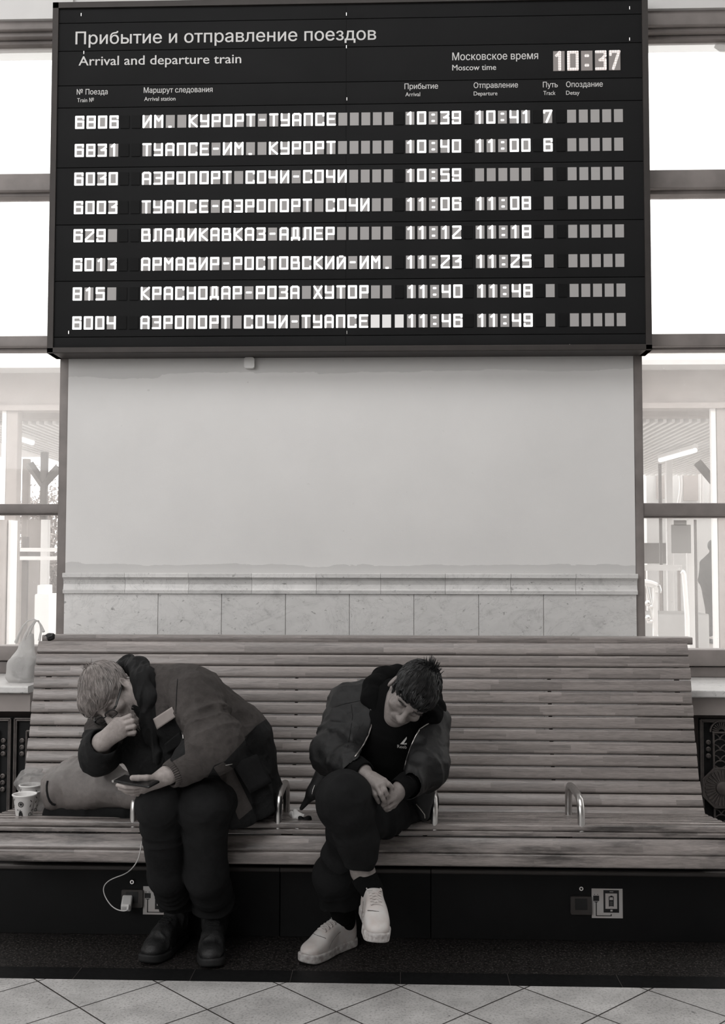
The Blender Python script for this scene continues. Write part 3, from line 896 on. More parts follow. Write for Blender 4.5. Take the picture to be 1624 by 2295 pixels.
# ================================================================== radiator grilles in the niches below the windows
def grille(x0, x1, z0, z1, Y, label, mirror):
    g = empty('radiator_grille', ((x0 + x1) / 2, Y, z0), label, 'radiator grille', 'ornamental radiator grilles')
    MB().box((x0, Y + 0.012, z0), (x1, Y + 0.02, z1)).build('backing', M['iron_dark'], g, False)
    f = MB()
    def bar(a, b, wd=0.008, dp=0.010):
        f.tube([(a[0], Y, a[1]), (b[0], Y, b[1])], wd / 2, 8)
    def frame(i, wd=0.009):
        bar((x0 + i, z0 + i), (x0 + i, z1 - i), wd); bar((x1 - i, z0 + i), (x1 - i, z1 - i), wd)
        bar((x0 + i, z1 - i), (x1 - i, z1 - i), wd); bar((x0 + i, z0 + i), (x1 - i, z0 + i), wd)
    frame(0.005); frame(0.012, 0.007)
    ix0, ix1, iz0, iz1 = x0 + 0.055, x1 - 0.055, z0 + 0.055, z1 - 0.055
    for (a, b) in (((ix0, iz0), (ix0, iz1)), ((ix1, iz0), (ix1, iz1)), ((ix0, iz1), (ix1, iz1)), ((ix0, iz0), (ix1, iz0))):
        bar(a, b, 0.009)
    f.build('frame', M['iron'], g)
    # fish-scale lattice
    sc_ = MB()
    R_ = 0.027
    nrow = int((iz1 - iz0) / 0.0215)
    for r_ in range(nrow):
        zc_ = iz1 - 0.03 - r_ * 0.0215
        off = R_ if r_ % 2 else 0
        nx = int((ix1 - ix0) / (2 * R_)) + 2
        for i in range(nx):
            xc = ix0 + off + i * 2 * R_ - R_ * 0.0
            arc = []
            for k in range(9):
                th = math.pi * k / 8
                X = xc + R_ * math.cos(th)
                if ix0 - 0.002 <= X <= ix1 + 0.002 and zc_ > iz0: arc.append((X, Y + 0.003, zc_ + R_ * 0.92 * math.sin(th)))
            if len(arc) > 1: sc_.tube(arc, 0.0026, 5)
    sc_.build('scale_lattice', M['iron'], g)
    bt = MB()
    for xb in (x0 + 0.035, x1 - 0.035):
        for zz in (z1 - 0.095, z1 - 0.122, z1 - 0.149, z1 - 0.24, z1 - 0.267, z1 - 0.294, z0 + 0.15, z0 + 0.12):
            bt.lathe([(0.010, 0), (0.010, 0.006), (0.006, 0.008), (0.005, 0.004), (0.0, 0.004)], (xb, Y + 0.008, zz), (0, -1, 0), 14)
    bt.build('stud', M['iron'], g)
    # octagonal rosette and half fan on top
    ro = MB()
    cx, cz = (x0 + x1) / 2, z1 - 0.275
    if mirror is not None: cx = mirror
    octo = [(cx + 0.085 * math.cos(math.radians(22.5 + 45 * k)), cz + 0.085 * math.sin(math.radians(22.5 + 45 * k))) for k in range(8)]
    ro.extr(octo, 1, Y - 0.004, Y + 0.006)
    for k in range(28):
        th = 2 * math.pi * k / 28
        ro.tube([(cx + 0.03 * math.cos(th), Y - 0.006, cz + 0.03 * math.sin(th)), (cx + 0.07 * math.cos(th), Y - 0.006, cz + 0.07 * math.sin(th))], [0.002, 0.005], 6)
    ro.tube([(q[0], Y - 0.006, q[1]) for q in octo], 0.004, 6, True)
    ro.lathe([(0.028, 0), (0.026, 0.008), (0.014, 0.012), (0, 0.013)], (cx, Y - 0.004, cz), (0, -1, 0), 24)
    cz2 = z1 - 0.052
    for k in range(13):
        th = math.pi * k / 12
        ro.tube([(cx + 0.012 * math.cos(th), Y - 0.003, cz2 + 0.012 * math.sin(th)), (cx + 0.038 * math.cos(th), Y - 0.003, cz2 + 0.038 * math.sin(th))], [0.0015, 0.0035], 6)
    ro.tube([(cx + 0.045 * math.cos(math.pi * k / 16), Y - 0.003, cz2 + 0.045 * math.sin(math.pi * k / 16)) for k in range(17)], 0.004, 6)
    ro.build('rosette', M['iron'], g)
GY = 4.32
xr0 = at(1568, 1700, GY)[0]
grille(xr0, xr0 + 0.45, 0.10, at(1600, 1611, GY)[2], GY, 'cast iron radiator grille with fish-scale lattice at the right end of the bench', at(1618, 1775, GY)[0])
xl1 = at(27, 1700, GY)[0]
grille(xl1 + 0.004, xl1 + 0.45, 0.10, at(40, 1608, GY)[2], GY, 'cast iron radiator grille partly hidden behind the left end of the bench', None)
grille(xl1 - 0.45, xl1 - 0.004, 0.10, at(10, 1608, GY)[2], GY, 'cast iron radiator grille at the left edge, beside the coffee cups', None)

# ================================================================== distance-field modelling: smooth bodies, cloth, bags
def vnoise(P, seed=0):
    """smooth value noise in [-1, 1] at points P (n, 3)"""
    Pi = np.floor(P).astype(np.int64)
    f = (P - Pi).astype(np.float32)
    f = f * f * (3 - 2 * f)
    def hsh(i, j, k):
        h = (i * 374761393 + j * 668265263 + k * 2147483647 + seed * 1274126177) & 0xffffffff
        h = ((h ^ (h >> 13)) * 1274126177) & 0xffffffff
        h = ((h ^ (h >> 16)) * 2246822519) & 0xffffffff
        return ((h ^ (h >> 15)) & 0xffff).astype(np.float32) / 32767.5 - 1
    r = 0
    for dx in (0, 1):
        wx = f[:, 0] if dx else 1 - f[:, 0]
        for dy in (0, 1):
            wy = f[:, 1] if dy else 1 - f[:, 1]
            for dz in (0, 1):
                wz = f[:, 2] if dz else 1 - f[:, 2]
                r = r + wx * wy * wz * hsh(Pi[:, 0] + dx, Pi[:, 1] + dy, Pi[:, 2] + dz)
    return r

def A(*v):
    return np.array(v[0] if len(v) == 1 else v, dtype=np.float32)

def rc(a, b, r1, r2=None, fold=None):
    """tapered round limb from a to b; fold = (amplitude, folds per metre, seed, centre 0..1, spread) wrinkles running round it"""
    a, b = A(a), A(b)
    r2 = r1 if r2 is None else r2
    ba = b - a
    L2 = float(ba @ ba) + 1e-9
    L = math.sqrt(L2)
    def fn(P):
        pa = P - a
        h = np.clip(pa @ ba / L2, 0, 1)
        q = pa - h[:, None] * ba
        d = np.sqrt((q * q).sum(1)) - (r1 + (r2 - r1) * h)
        if fold:
            amp, fr, seed, c0, sp = fold
            u = ba / L
            al = pa @ u
            tr = pa - al[:, None] * u
            nz = vnoise(np.stack([tr[:, 0] * 9, tr[:, 1] * 9, tr[:, 2] * 9], -1) + seed, seed)
            ph = al * fr + nz * 0.55
            w = vnoise(np.stack([ph, tr[:, 0] * 5 + tr[:, 1] * 5 + seed, tr[:, 2] * 5], -1), seed + 3)
            ridge = 1 - np.abs(w) * 2
            env = np.exp(-((al / L - c0) / sp) ** 2)
            d = d - amp * ridge * env
        return d
    fn.bs = ((a + b) / 2, L / 2 + max(r1, r2) + 0.02)
    return fn

def ell(c, r, R=None):
    c, r = A(c), A(r)
    R = None if R is None else np.array(R, dtype=np.float32)      # columns = local axes
    def fn(P):
        p = P - c
        if R is not None: p = p @ R
        k0 = np.sqrt(((p / r) ** 2).sum(1))
        k1 = np.sqrt(((p / (r * r)) ** 2).sum(1)) + 1e-9
        return k0 * (k0 - 1) / k1
    fn.bs = (c, float(r.max()))
    return fn

def rbx(c, hs, rad, R=None):
    c, hs = A(c), A(hs)
    R = None if R is None else np.array(R, dtype=np.float32)
    def fn(P):
        p = P - c
        if R is not None: p = p @ R
        q = np.abs(p) - (hs - rad)
        return np.sqrt((np.maximum(q, 0) ** 2).sum(1)) + np.minimum(q.max(1), 0) - rad
    fn.bs = (c, float(np.linalg.norm(hs)))
    return fn

def poly_xz(pts, y0, y1):
    """prism: polygon in x-z, from depth y0 to y1"""
    pts = np.array([(p[0], p[-1]) for p in pts], dtype=np.float32)
    def fn(P):
        x, z = P[:, 0], P[:, 2]
        n = len(pts)
        d = np.full(len(P), 1e9, np.float32)
        ins = np.zeros(len(P), bool)
        for i in range(n):
            a, b = pts[i], pts[(i + 1) % n]
            e = b - a
            wx, wz = x - a[0], z - a[1]
            h = np.clip((wx * e[0] + wz * e[1]) / (e @ e + 1e-12), 0, 1)
            d = np.minimum(d, (wx - e[0] * h) ** 2 + (wz - e[1] * h) ** 2)
            c = ((a[1] > z) != (b[1] > z))
            with np.errstate(divide='ignore', invalid='ignore'):
                xi = (b[0] - a[0]) * (z - a[1]) / (b[1] - a[1] + 1e-12) + a[0]
            ins ^= c & (x < xi)
        d2 = np.sqrt(d) * np.where(ins, -1, 1)
        dy = np.maximum(y0 - P[:, 1], P[:, 1] - y1)
        return np.maximum(d2, dy)
    return fn

def smin(a, b, k):
    if k <= 0: return np.minimum(a, b)
    h = np.maximum(k - np.abs(a - b), 0) / k
    return np.minimum(a, b) - h * h * k * 0.25

class Field:
    def __init__(s): s.ops = []
    def u(s, fn, k=0.02): s.ops.append(('u', fn, k)); return s
    def s(s, fn, k=0.01): s.ops.append(('s', fn, k)); return s
    def i(s, fn, k=0.01): s.ops.append(('i', fn, k)); return s
    def disp(s, fn): s.ops.append(('d', fn, 0)); return s
    def __call__(s, P):
        P = np.asarray(P, dtype=np.float32)
        d = np.full(len(P), 1e3, np.float32)
        mn, mx = P.min(0), P.max(0)
        pc, pr = (mn + mx) / 2, float(np.linalg.norm(mx - mn)) / 2
        small = pr < 0.16
        for op, fn, k in s.ops:
            if small and op in 'us' and hasattr(fn, 'bs') and float(np.linalg.norm(pc - fn.bs[0])) - fn.bs[1] - pr > 0.11:
                continue
            if op == 'd': d = d + fn(P)
            else:
                e = fn(P)
                if op == 'u': d = smin(d, e, k)
                elif op == 's': d = -smin(-d, e, k)
                else: d = -smin(-d, -e, k)
        return d

def noise_disp(amp, scale, seed=0, stretch=(1, 1, 1), ridge=False):
    st = A(stretch) * scale
    def fn(P):
        n = vnoise(P * st + seed * 7.3, seed)
        if ridge: n = 1 - 2 * np.abs(n)
        return -amp * n
    return fn

def surface(fn, lo, hi, h, blk=10):
    """naive surface nets over the box lo..hi with cell size h, evaluated only near the surface"""
    lo, hi = np.array(lo, float), np.array(hi, float)
    nb = np.ceil((hi - lo) / (h * blk)).astype(int)
    n = nb * blk
    ii = np.stack(np.meshgrid(*[np.arange(k) for k in nb], indexing='ij'), -1).reshape(-1, 3)
    cen = lo + (ii + 0.5 - 0.5 / blk) * blk * h
    dc = np.concatenate([fn(cen[i:i + 200000]) for i in range(0, len(cen), 200000)])
    V = np.repeat(np.repeat(np.repeat(np.where(dc < 0, -1, 1).astype(np.float32).reshape(nb), blk, 0), blk, 1), blk, 2)
    near = np.abs(dc) < blk * h * 0.866 * 1.35 + 0.008
    nbk = ii[near]
    sup = nbk // 3
    key = (sup[:, 0] * 1000 + sup[:, 1]) * 1000 + sup[:, 2]
    nbk = nbk[np.argsort(key, kind='stable')]; key = np.sort(key)
    cuts = [0] + list(np.nonzero(np.diff(key))[0] + 1) + [len(key)]
    g = np.stack(np.meshgrid(*[np.arange(blk)] * 3, indexing='ij'), -1).reshape(-1, 3)
    for s0, s1 in zip(cuts[:-1], cuts[1:]):
        b = nbk[s0:s1]
        idx = (b[:, None, :] * blk + g[None]).reshape(-1, 3)
        V[idx[:, 0], idx[:, 1], idx[:, 2]] = fn(lo + idx * h)
    S = V < 0
    c = S[:-1, :-1, :-1].astype(np.int8)
    cnt = np.zeros(np.array(S.shape) - 1, np.int8)
    for dx in (0, 1):
        for dy in (0, 1):
            for dz in (0, 1):
                cnt += S[dx:S.shape[0] - 1 + dx, dy:S.shape[1] - 1 + dy, dz:S.shape[2] - 1 + dz]
    act = np.argwhere((cnt > 0) & (cnt < 8))
    vid = np.full(cnt.shape, -1, np.int32)
    vid[act[:, 0], act[:, 1], act[:, 2]] = np.arange(len(act))
    corners = np.array([(x, y, z) for x in (0, 1) for y in (0, 1) for z in (0, 1)])
    cv = np.stack([V[act[:, 0] + q[0], act[:, 1] + q[1], act[:, 2] + q[2]] for q in corners], -1)
    acc = np.zeros((len(act), 3)); num = np.zeros(len(act))
    for i in range(8):
        for j in range(i + 1, 8):
            if np.abs(corners[i] - corners[j]).sum() != 1: continue
            a, b = cv[:, i], cv[:, j]
            m = (a < 0) != (b < 0)
            t_ = np.where(m, a / np.where(m, a - b, 1), 0)
            pt = corners[i][None] + t_[:, None] * (corners[j] - corners[i])[None]
            acc += np.where(m[:, None], pt, 0); num += m
    vert = lo + (act + acc / num[:, None]) * h
    quads = []
    for ax in range(3):
        o1, o2 = [(1, 2), (2, 0), (0, 1)][ax]
        sl0 = [slice(1, -1)] * 3; sl1 = [slice(1, -1)] * 3
        sl0[ax] = slice(0, -1); sl1[ax] = slice(1, None)
        a, b = S[tuple(sl0)], S[tuple(sl1)]
        e = np.argwhere(a != b)
        inside = a[e[:, 0], e[:, 1], e[:, 2]]
        off = np.ones(3, int); off[ax] = 0
        e = e + off
        def cell(d1, d2):
            q = e.copy(); q[:, o1] -= d1; q[:, o2] -= d2
            q = np.minimum(q, np.array(vid.shape) - 1)
            return vid[q[:, 0], q[:, 1], q[:, 2]]
        q = np.stack([cell(0, 0), cell(1, 0), cell(1, 1), cell(0, 1)], -1)
        q[~inside] = q[~inside][:, ::-1]
        quads.append(q[(q >= 0).all(1)])
    return vert, np.concatenate(quads)

def sdf_mesh(name, fn, lo, hi, h, mats, parent=None, zone=None, snap=True, smooth_it=0):
    v, q = surface(fn, lo, hi, h)
    if smooth_it:
        for _ in range(smooth_it):
            acc = np.zeros_like(v); n_ = np.zeros(len(v))
            for a, b in ((0, 1), (1, 2), (2, 3), (3, 0)):
                np.add.at(acc, q[:, a], v[q[:, b]]); np.add.at(n_, q[:, a], 1)
                np.add.at(acc, q[:, b], v[q[:, a]]); np.add.at(n_, q[:, b], 1)
            v = 0.5 * v + 0.5 * acc / np.maximum(n_, 1)[:, None]
    me = bpy.data.meshes.new(name)
    me.vertices.add(len(v)); me.vertices.foreach_set('co', v.astype(np.float32).ravel())
    me.loops.add(q.size); me.loops.foreach_set('vertex_index', q.ravel().astype(np.int32))
    me.polygons.add(len(q))
    me.polygons.foreach_set('loop_start', np.arange(0, q.size, 4, dtype=np.int32))
    me.polygons.foreach_set('loop_total', np.full(len(q), 4, dtype=np.int32))
    me.update(calc_edges=True)
    mats = mats if isinstance(mats, (list, tuple)) else [mats]
    for m in mats: me.materials.append(m)
    if zone is not None:
        me.polygons.foreach_set('material_index', zone(v[q].mean(1)).astype(np.int32))
    me.polygons.foreach_set('use_smooth', np.ones(len(q), bool))
    me.update()
    o = bpy.data.objects.new(name, me)
    C.objects.link(o)
    if parent is not None: attach(o, parent)
    return o

def bvh(o):
    me = o.data
    n = len(me.vertices); co = np.zeros(n * 3); me.vertices.foreach_get('co', co)
    return BVHTree.FromPolygons([tuple(x) for x in co.reshape(-1, 3)], [tuple(p.vertices) for p in me.polygons])

def on_surface(tree, px, py, off=0.0):
    """nearest surface point seen at a picture position, lifted by off towards the viewer"""
    d = ray(px, py); d = d / np.linalg.norm(d)
    h = tree.ray_cast(Vector((0, 0, CAM_H)), Vector(d))
    if h[0] is None: return None
    return np.array(h[0]) - d * off

def in_poly(pts2, poly):
    x, y = pts2[:, 0], pts2[:, 1]
    ins = np.zeros(len(x), bool)
    n = len(poly)
    for i in range(n):
        (x0, y0), (x1, y1) = poly[i], poly[(i + 1) % n]
        c = ((y0 > y) != (y1 > y))
        xi = (x1 - x0) * (y - y0) / (y1 - y0 + 1e-12) + x0
        ins ^= c & (x < xi)
    return ins

def basis(f, u):
    """head or hand axes: columns right, forward, up"""
    f = np.array(f, float); f /= np.linalg.norm(f)
    u = np.array(u, float); u = u - f * (u @ f); u /= np.linalg.norm(u)
    r = np.cross(f, u)
    return np.stack([r, f, u], -1)

# ================================================================== outside: platform canopy, posts, trees seen through the windows
GZ = -0.15
M['out_ground'] = plain('outside_paving', 0.45, 0.8, var=0.1, scale=1.5)
M['out_pale'] = plain('pale_painted_steel', 0.62, 0.6, var=0.05)
M['out_mid'] = plain('grey_painted_steel', 0.34, 0.6, var=0.08)
M['out_dark'] = plain('dark_painted_steel', 0.15, 0.6, var=0.1)
M['out_white'] = plain('white_painted_metal', 0.85, 0.5, var=0.02)
M['out_fascia'] = plain('fascia_cladding', 0.30, 0.7, var=0.1, scale=4)
M['leaf'] = plain('leaves', 0.26, 0.7, var=0.4, scale=9)
M['bark'] = plain('bark', 0.2, 0.9, var=0.3, scale=20)
M['tube_light'] = emit('fluorescent_tube', 1.0, 2.2)

mb = MB().box((-30, 5.02, GZ - 0.1), (30, 45, GZ)); struct('ground', mb, M['out_ground'])
YC = 11.0
zf1, zf0, zb0 = at(1540, 829, YC)[2], at(1540, 904, YC)[2], at(1540, 916, YC)[2]
can = empty('platform_canopy', (0, YC, GZ), 'long platform canopy with slatted ceiling outside, beyond both windows', 'canopy')
MB().box((-9, YC, zf0), (9, YC + 0.2, zf1)).build('fascia', M['out_fascia'], can, False)
MB().box((-9, YC - 0.05, zb0), (9, YC + 0.15, zf0)).build('beam', M['out_mid'], can, False)
MB().box((-9, YC - 0.3, zf1), (9, YC + 0.3, zf1 + 0.05)).build('gutter', M['out_pale'], can, False)
for px, w in ((28, 0.12), (-330, 0.12), (1618, 0.12), (1960, 0.12)):
    X = at(px, 1000, YC)[0]
    MB().rbox((X - w / 2, YC - 0.02, GZ), (X + w / 2, YC + 0.12, zb0), 0.01, 2).build('post', M['out_mid'], can)
    MB().rbox((X - w / 2 - 0.055, YC - 0.01, GZ), (X - w / 2 - 0.005, YC + 0.05, zb0), 0.005, 2).build('lit_edge', M['out_white'], can)  # white strip standing for the lit edge of the post
# rear header with slat ends, ceiling and slats
YS = 13.0
zs = at(1540, 946, YS)[2]
MB().box((-9, YS - 0.35, zs + 0.02), (9, YS - 0.15, zs + 0.42)).build('header', M['out_mid'], can, False)
MB().box((-10, YC + 0.2, zs + 0.42), (10, 21, zs + 0.50)).build('roof_deck', M['out_pale'], can, False)
for side in (-1, 1):
    for i in range(46):
        X = side * (1.1 + i * 0.103)
        MB().rbox((X - 0.02, YS - 0.12, zs - 0.02), (X + 0.02, 20.5, zs + 0.06), 0.004, 1).build('ceiling_slat', M['out_white'], can, False)
for (xa, ya, xb, yb) in ((1479, 1031, 1557, 1009), (16, 974, 72, 992)):
    za = zs - 0.14
    def zz(px, py):
        d_ = ray(px, py); t_ = (za - CAM_H) / d_[2]; return d_ * t_ + np.array([0, 0, CAM_H])
    a, b = zz(xa, ya), zz(xb, yb)
    o = empty('tube_lamp', a, 'lit fluorescent tube under the slatted canopy in the %s window' % ('right' if xa > 800 else 'left'), 'lamp', 'canopy tube lamps')
    MB().tube([a, b], 0.035, 8).build('tube', M['tube_light'], o)
    MB().tube([a + np.array([0, 0, 0.05]), b + np.array([0, 0, 0.05])], 0.05, 6).build('housing', M['out_white'], o)

def post(px, Y, w, mat, label, ztop=None, brace=None, name='canopy_post'):
    X = at(px, 1200, Y)[0]
    zt_ = zs - 0.03 if ztop is None else ztop
    r = empty(name, (X, Y, GZ), label, 'post', 'posts under the canopy')
    MB().rbox((X - w / 2, Y - w / 2, GZ), (X + w / 2, Y + w / 2, zt_), 0.01, 2).build('shaft', mat, r)
    for (a, b) in (brace or []):
        MB().tube([at(a[0], a[1], Y), at(b[0], b[1], Y)], 0.07, 4).build('brace', mat, r)
post(97, 16, 0.10, M['out_dark'], 'slim canopy post with two raised braces in the left window', None, [((97, 1085), (66, 1040)), ((97, 1085), (132, 1048))])
post(57, 17, 0.11, M['out_mid'], 'plain canopy post left of the braced one in the left window')
post(102, 12.5, 0.09, M['out_white'], 'white post behind the white cabinet in the left window', at(102, 1165, 12.5)[2])
post(82, 14, 0.20, M['out_mid'], 'broad grey post beside the white post in the left window', at(82, 1166, 14)[2])
post(1545, 13.5, 0.085, M['out_white'], 'white post left of the walking person in the right window', at(1545, 1165, 13.5)[2])
post(1557, 13.8, 0.04, M['out_dark'], 'thin dark post next to the white post in the right window', at(1557, 1165, 13.8)[2])
post(1500, 17, 0.10, M['out_white'], 'white canopy column above the paper sheet in the right window')
post(1480, 18, 0.05, M['out_dark'], 'thin canopy column at the edge of the right window')
post(1612, 16.5, 0.10, M['out_dark'], 'canopy post with slanting brace at the right edge of the picture', None, [((1612, 1095), (1562, 1036))])
for px, cur in ((1519, 6), (1572, 0), (1590, 2)):
    Y = 21.3
    pts_ = [at(px + cur * math.sin(k / 8 * 3.0), 1040 + k * 11, Y) for k in range(9)]
    o = MB().tube(pts_, 0.035, 8).build('drain_pipe', M['out_white'])
    tag(o, 'pale vertical pipe behind the canopy in the right window', 'pipe', 'pipes behind the canopy')

# rear building, low walls and rails
X0, X1 = at(1440, 1200, 21.5)[0], at(1640, 1200, 21.5)[0]
bd = empty('station_building', (X0, 22, GZ), 'pale low building with dark window band beyond the canopy, right', 'building')
MB().box((X0 + 0.2, 22, GZ), (9.5, 24, at(1540, 1036, 22)[2])).build('wall', M['out_pale'], bd, False)
MB().box((at(1470, 1100, 22)[0], 21.93, at(1540, 1118, 22)[2]), (at(1487, 1100, 22)[0], 22, at(1540, 1040, 22)[2])).build('window', M['out_mid'], bd, False)
MB().box((at(1530, 1100, 22)[0], 21.93, at(1540, 1122, 22)[2]), (at(1562, 1100, 22)[0], 22, at(1540, 1050, 22)[2])).build('window', M['out_mid'], bd, False)
MB().box((at(1445, 1240, 20)[0], 20.9, at(1540, 1263, 20.9)[2]), (at(1504, 1240, 20.9)[0], 21.2, at(1540, 1217, 20.9)[2])).build('parapet', M['out_dark'], bd, False)
rl = empty('guard_rail', (5, 15, GZ), 'pale guard rail across the platform in the right window', 'railing')
za, zb2_ = at(1500, 1266, 15)[2], at(1500, 1279, 15)[2]
MB().box((at(1440, 1270, 15)[0], 15, zb2_), (at(1528, 1270, 15)[0], 15.06, za)).build('rail', M['out_white'], rl, False)
for px in (1446, 1483, 1524):
    X = at(px, 1300, 15)[0]
    MB().box((X - 0.02, 15.06, GZ), (X + 0.02, 15.1, za)).build('rail_post', M['out_mid'], rl, False)
o = MB().rbox((at(1475, 1385, 14)[0], 14, GZ), (at(1588, 1385, 14)[0], 15, at(1540, 1376, 14)[2]), 0.03, 0).build('stone_block', M['out_pale'])
tag(o, 'long pale stone block on the platform in the right window', 'block')
rl = empty('guard_rail', (-4.5, 12, GZ), 'white double guard rail on the platform in the left window', 'railing')
for y in (1232, 1251):
    z_ = at(70, y, 12)[2]
    MB().box((at(27, y, 12)[0], 12, z_ - 0.022), (at(140, y, 12)[0], 12.04, z_ + 0.022)).build('rail', M['out_white'], rl, False)
X = at(52, y, 12)[0]; MB().box((X - 0.03, 12.04, GZ), (X + 0.03, 12.1, z_ + 0.25)).build('rail_post', M['out_dark'], rl, False)
cb = empty('white_cabinet', at(93, 1420, 9), 'white upright cabinet with box on top outside the left window', 'cabinet')
a, b = at(78, 1331, 9), at(108, 1440, 9)
MB().rbox((a[0], 9, GZ), (b[0], 9.25, a[2]), 0.015, 1).build('body', M['out_white'], cb)
a2, b2 = at(82, 1311, 9), at(100, 1330, 9)
MB().rbox((a2[0], 9.02, b2[2] - 0.01), (b2[0], 9.2, a2[2]), 0.01, 1).build('box', M['out_white'], cb)
a, b = at(20, 1247, 13), at(50, 1420, 13)
kb = empty('kiosk', (a[0], 13, GZ), 'dark grey kiosk standing outside the left window', 'kiosk')
MB().rbox((a[0], 13, GZ), (b[0], 13.6, a[2]), 0.02, 2).build('body', M['out_mid'], kb)
MB().box((a[0] - 0.05, 12.95, a[2]), (b[0] + 0.05, 13.7, a[2] + 0.06)).build('roof', M['out_dark'], kb, False)
a, b = at(-60, 1165, 9.5), at(6, 1440, 9.5)
o = MB().rbox((a[0], 9.5, GZ), (b[0], 9.8, a[2]), 0.02, 2).build('dark_pillar', M['out_mid']); tag(o, 'broad grey pillar outside at the left edge of the picture', 'pillar')
o = MB().rbox((b[0] + 0.01, 9.55, GZ), (at(20, 1300, 9.5)[0], 9.7, a[2]), 0.01, 2).build('pale_edge', M['out_white']); tag(o, 'slim white edge strip beside the broad grey pillar in the left window', 'pillar')  # white strip set along the edge of the grey pillar

# chrome luggage trolley and the bent tube rail
tr_ = empty('luggage_trolley', at(1460, 1425, 7), 'chrome luggage trolley standing outside the right window', 'trolley')
def tubepx(pts_, Y, r, name, mat, par=None):
    ys = Y if isinstance(Y, (list, tuple)) else [Y] * len(pts_)
    P = [at(x, y, yy) for (x, y), yy in zip(pts_, ys)]
    return MB().tube(P, r, 8).build(name, mat, par)
tubepx([(1440, 1305), (1458, 1308), (1470, 1313)], 7.0, 0.022, 'handle', M['out_white'], tr_)
tubepx([(1470, 1313), (1473, 1322), (1472, 1328)], 7.0, 0.026, 'grip', M['chrome'], tr_)
tubepx([(1467, 1318), (1469, 1755)], 7.0, 0.017, 'upright', M['out_white'], tr_)
tubepx([(1448, 1308), (1530, 1740)], 7.2, 0.011, 'upright', M['chrome'], tr_)
for y in (1360, 1393):
    tubepx([(1450, y), (1466, y)], 7.0, 0.01, 'crossbar', M['chrome'], tr_)
    MB().sphere(at(1451, y - 8, 7.0), 0.02).build('bolt', M['chrome'], tr_)
o = tubepx([(1527, 1281), (1530, 1283), (1532, 1288), (1536, 1340), (1539, 1385), (1543, 1655)], 9, 0.02, 'bent_rail', M['out_white']); tag(o, 'thin bent tube rail outside, below the paper sheet', 'rail')

# sheet of paper taped to the right window
a, b = at(1503, 1176, YG - 0.004), at(1548, 1240, YG - 0.004)
t = NT('backlit_paper')
t.set(0.7, 0.8)
tl = t.n('ShaderNodeBsdfTranslucent', ins={'Color': tone(0.62)}); mx = t.n('ShaderNodeMixShader', ins={0: 0.7})
t.l(t.b.outputs[0], mx.inputs[1]); t.l(tl.outputs[0], mx.inputs[2]); t.l(mx.outputs[0], t.out.inputs['Surface'])
M['backlit_paper'] = t.m
pp = MB().box((a[0], YG - 0.005, b[2]), (b[0], YG - 0.0045, a[2])).build('paper_sheet', M['backlit_paper']); tag(pp, 'blank white sheet of paper taped to the right window', 'paper')
a, b = at(1509, 1166, YG - 0.004), at(1538, 1177, YG - 0.004)
MB().box((a[0], YG - 0.004, b[2]), (b[0], YG - 0.0035, a[2])).build('tape', M['backlit_paper'], pp, False)

# trees
def tree(px, Y, zc_, rad, n, label, seed):
    n *= 2
    rg = np.random.default_rng(seed)
    X = at(px, 1100, Y)[0]
    t_ = empty('tree', (X, Y, GZ), label, 'tree', 'trees beyond the platform')
    mb = MB().tube([(X, Y, GZ), (X + 0.05, Y, 1.0), (X - 0.05, Y, zc_)], [0.10, 0.08, 0.05], 8)
    for k in range(6):
        th = rg.uniform(0, 6.28)
        mb.tube([(X, Y, zc_ * 0.6 + k * 0.1), (X + rad * 0.6 * math.cos(th), Y + rad * 0.5 * math.sin(th), zc_ + rg.uniform(-0.2, 0.6) * rad)], [0.04, 0.012], 6)
    mb.build('trunk', M['bark'], t_)
    lf = MB()
    cl = rg.normal(size=(26, 3)); cl /= np.linalg.norm(cl, axis=1)[:, None]
    cl = cl * rad * rg.uniform(0.3, 1.0, (26, 1))
    for i in range(n):
        c = cl[i % 26] + rg.normal(size=3) * rad * 0.17
        c = np.array([X, Y, zc_]) + c * (1, 0.8, 1)
        d1 = rg.normal(size=3); d1 /= np.linalg.norm(d1); d2 = np.cross(d1, rg.normal(size=3)); d2 /= np.linalg.norm(d2)
        s_ = rg.uniform(0.03, 0.065)
        lf.add([c - d1 * s_, c + d2 * s_ * 0.5, c + d1 * s_, c - d2 * s_ * 0.5], [(0, 1, 2, 3)])
    lf.build('foliage', M['leaf'], t_, False)
tree(118, 25, 2.6, 1.1, 900, 'leafy tree right of the braced post in the left window', 1)
tree(70, 27, 2.4, 0.8, 500, 'thin tree behind the plain post in the left window', 2)
tree(35, 24, 1.2, 0.9, 600, 'low tree behind the white rail in the left window', 3)
tree(122, 20, 1.2, 0.55, 400, 'small bushy tree by the upright of the left window', 4)
tree(1478, 27, 1.75, 0.6, 500, 'bushy tree top over the dark parapet in the right window', 5)

# ================================================================== things lying on the sill and the bench
def mat_thin(name, tr, v, tlv, rough=0.35, crinkle=60, strength=0.5, trcol=0.95):
    t = NT(name)
    t.b.inputs['Roughness'].default_value = rough
    t.b.inputs['Base Color'].default_value = tone(v)
    tp = t.n('ShaderNodeBsdfTransparent', ins={'Color': (trcol,) * 3 + (1,)})
    tl = t.n('ShaderNodeBsdfTranslucent', ins={'Color': tone(tlv)})
    a = t.n('ShaderNodeMixShader', ins={0: 0.45}); t.l(t.b.outputs[0], a.inputs[1]); t.l(tl.outputs[0], a.inputs[2])
    b = t.n('ShaderNodeMixShader', ins={0: tr}); t.l(a.outputs[0], b.inputs[1]); t.l(tp.outputs[0], b.inputs[2])
    t.l(b.outputs[0], t.out.inputs['Surface'])
    t.bump(t.noise(t.pos(), crinkle, 4, 0.6, 1.0), strength, 0.01)
    return t.m
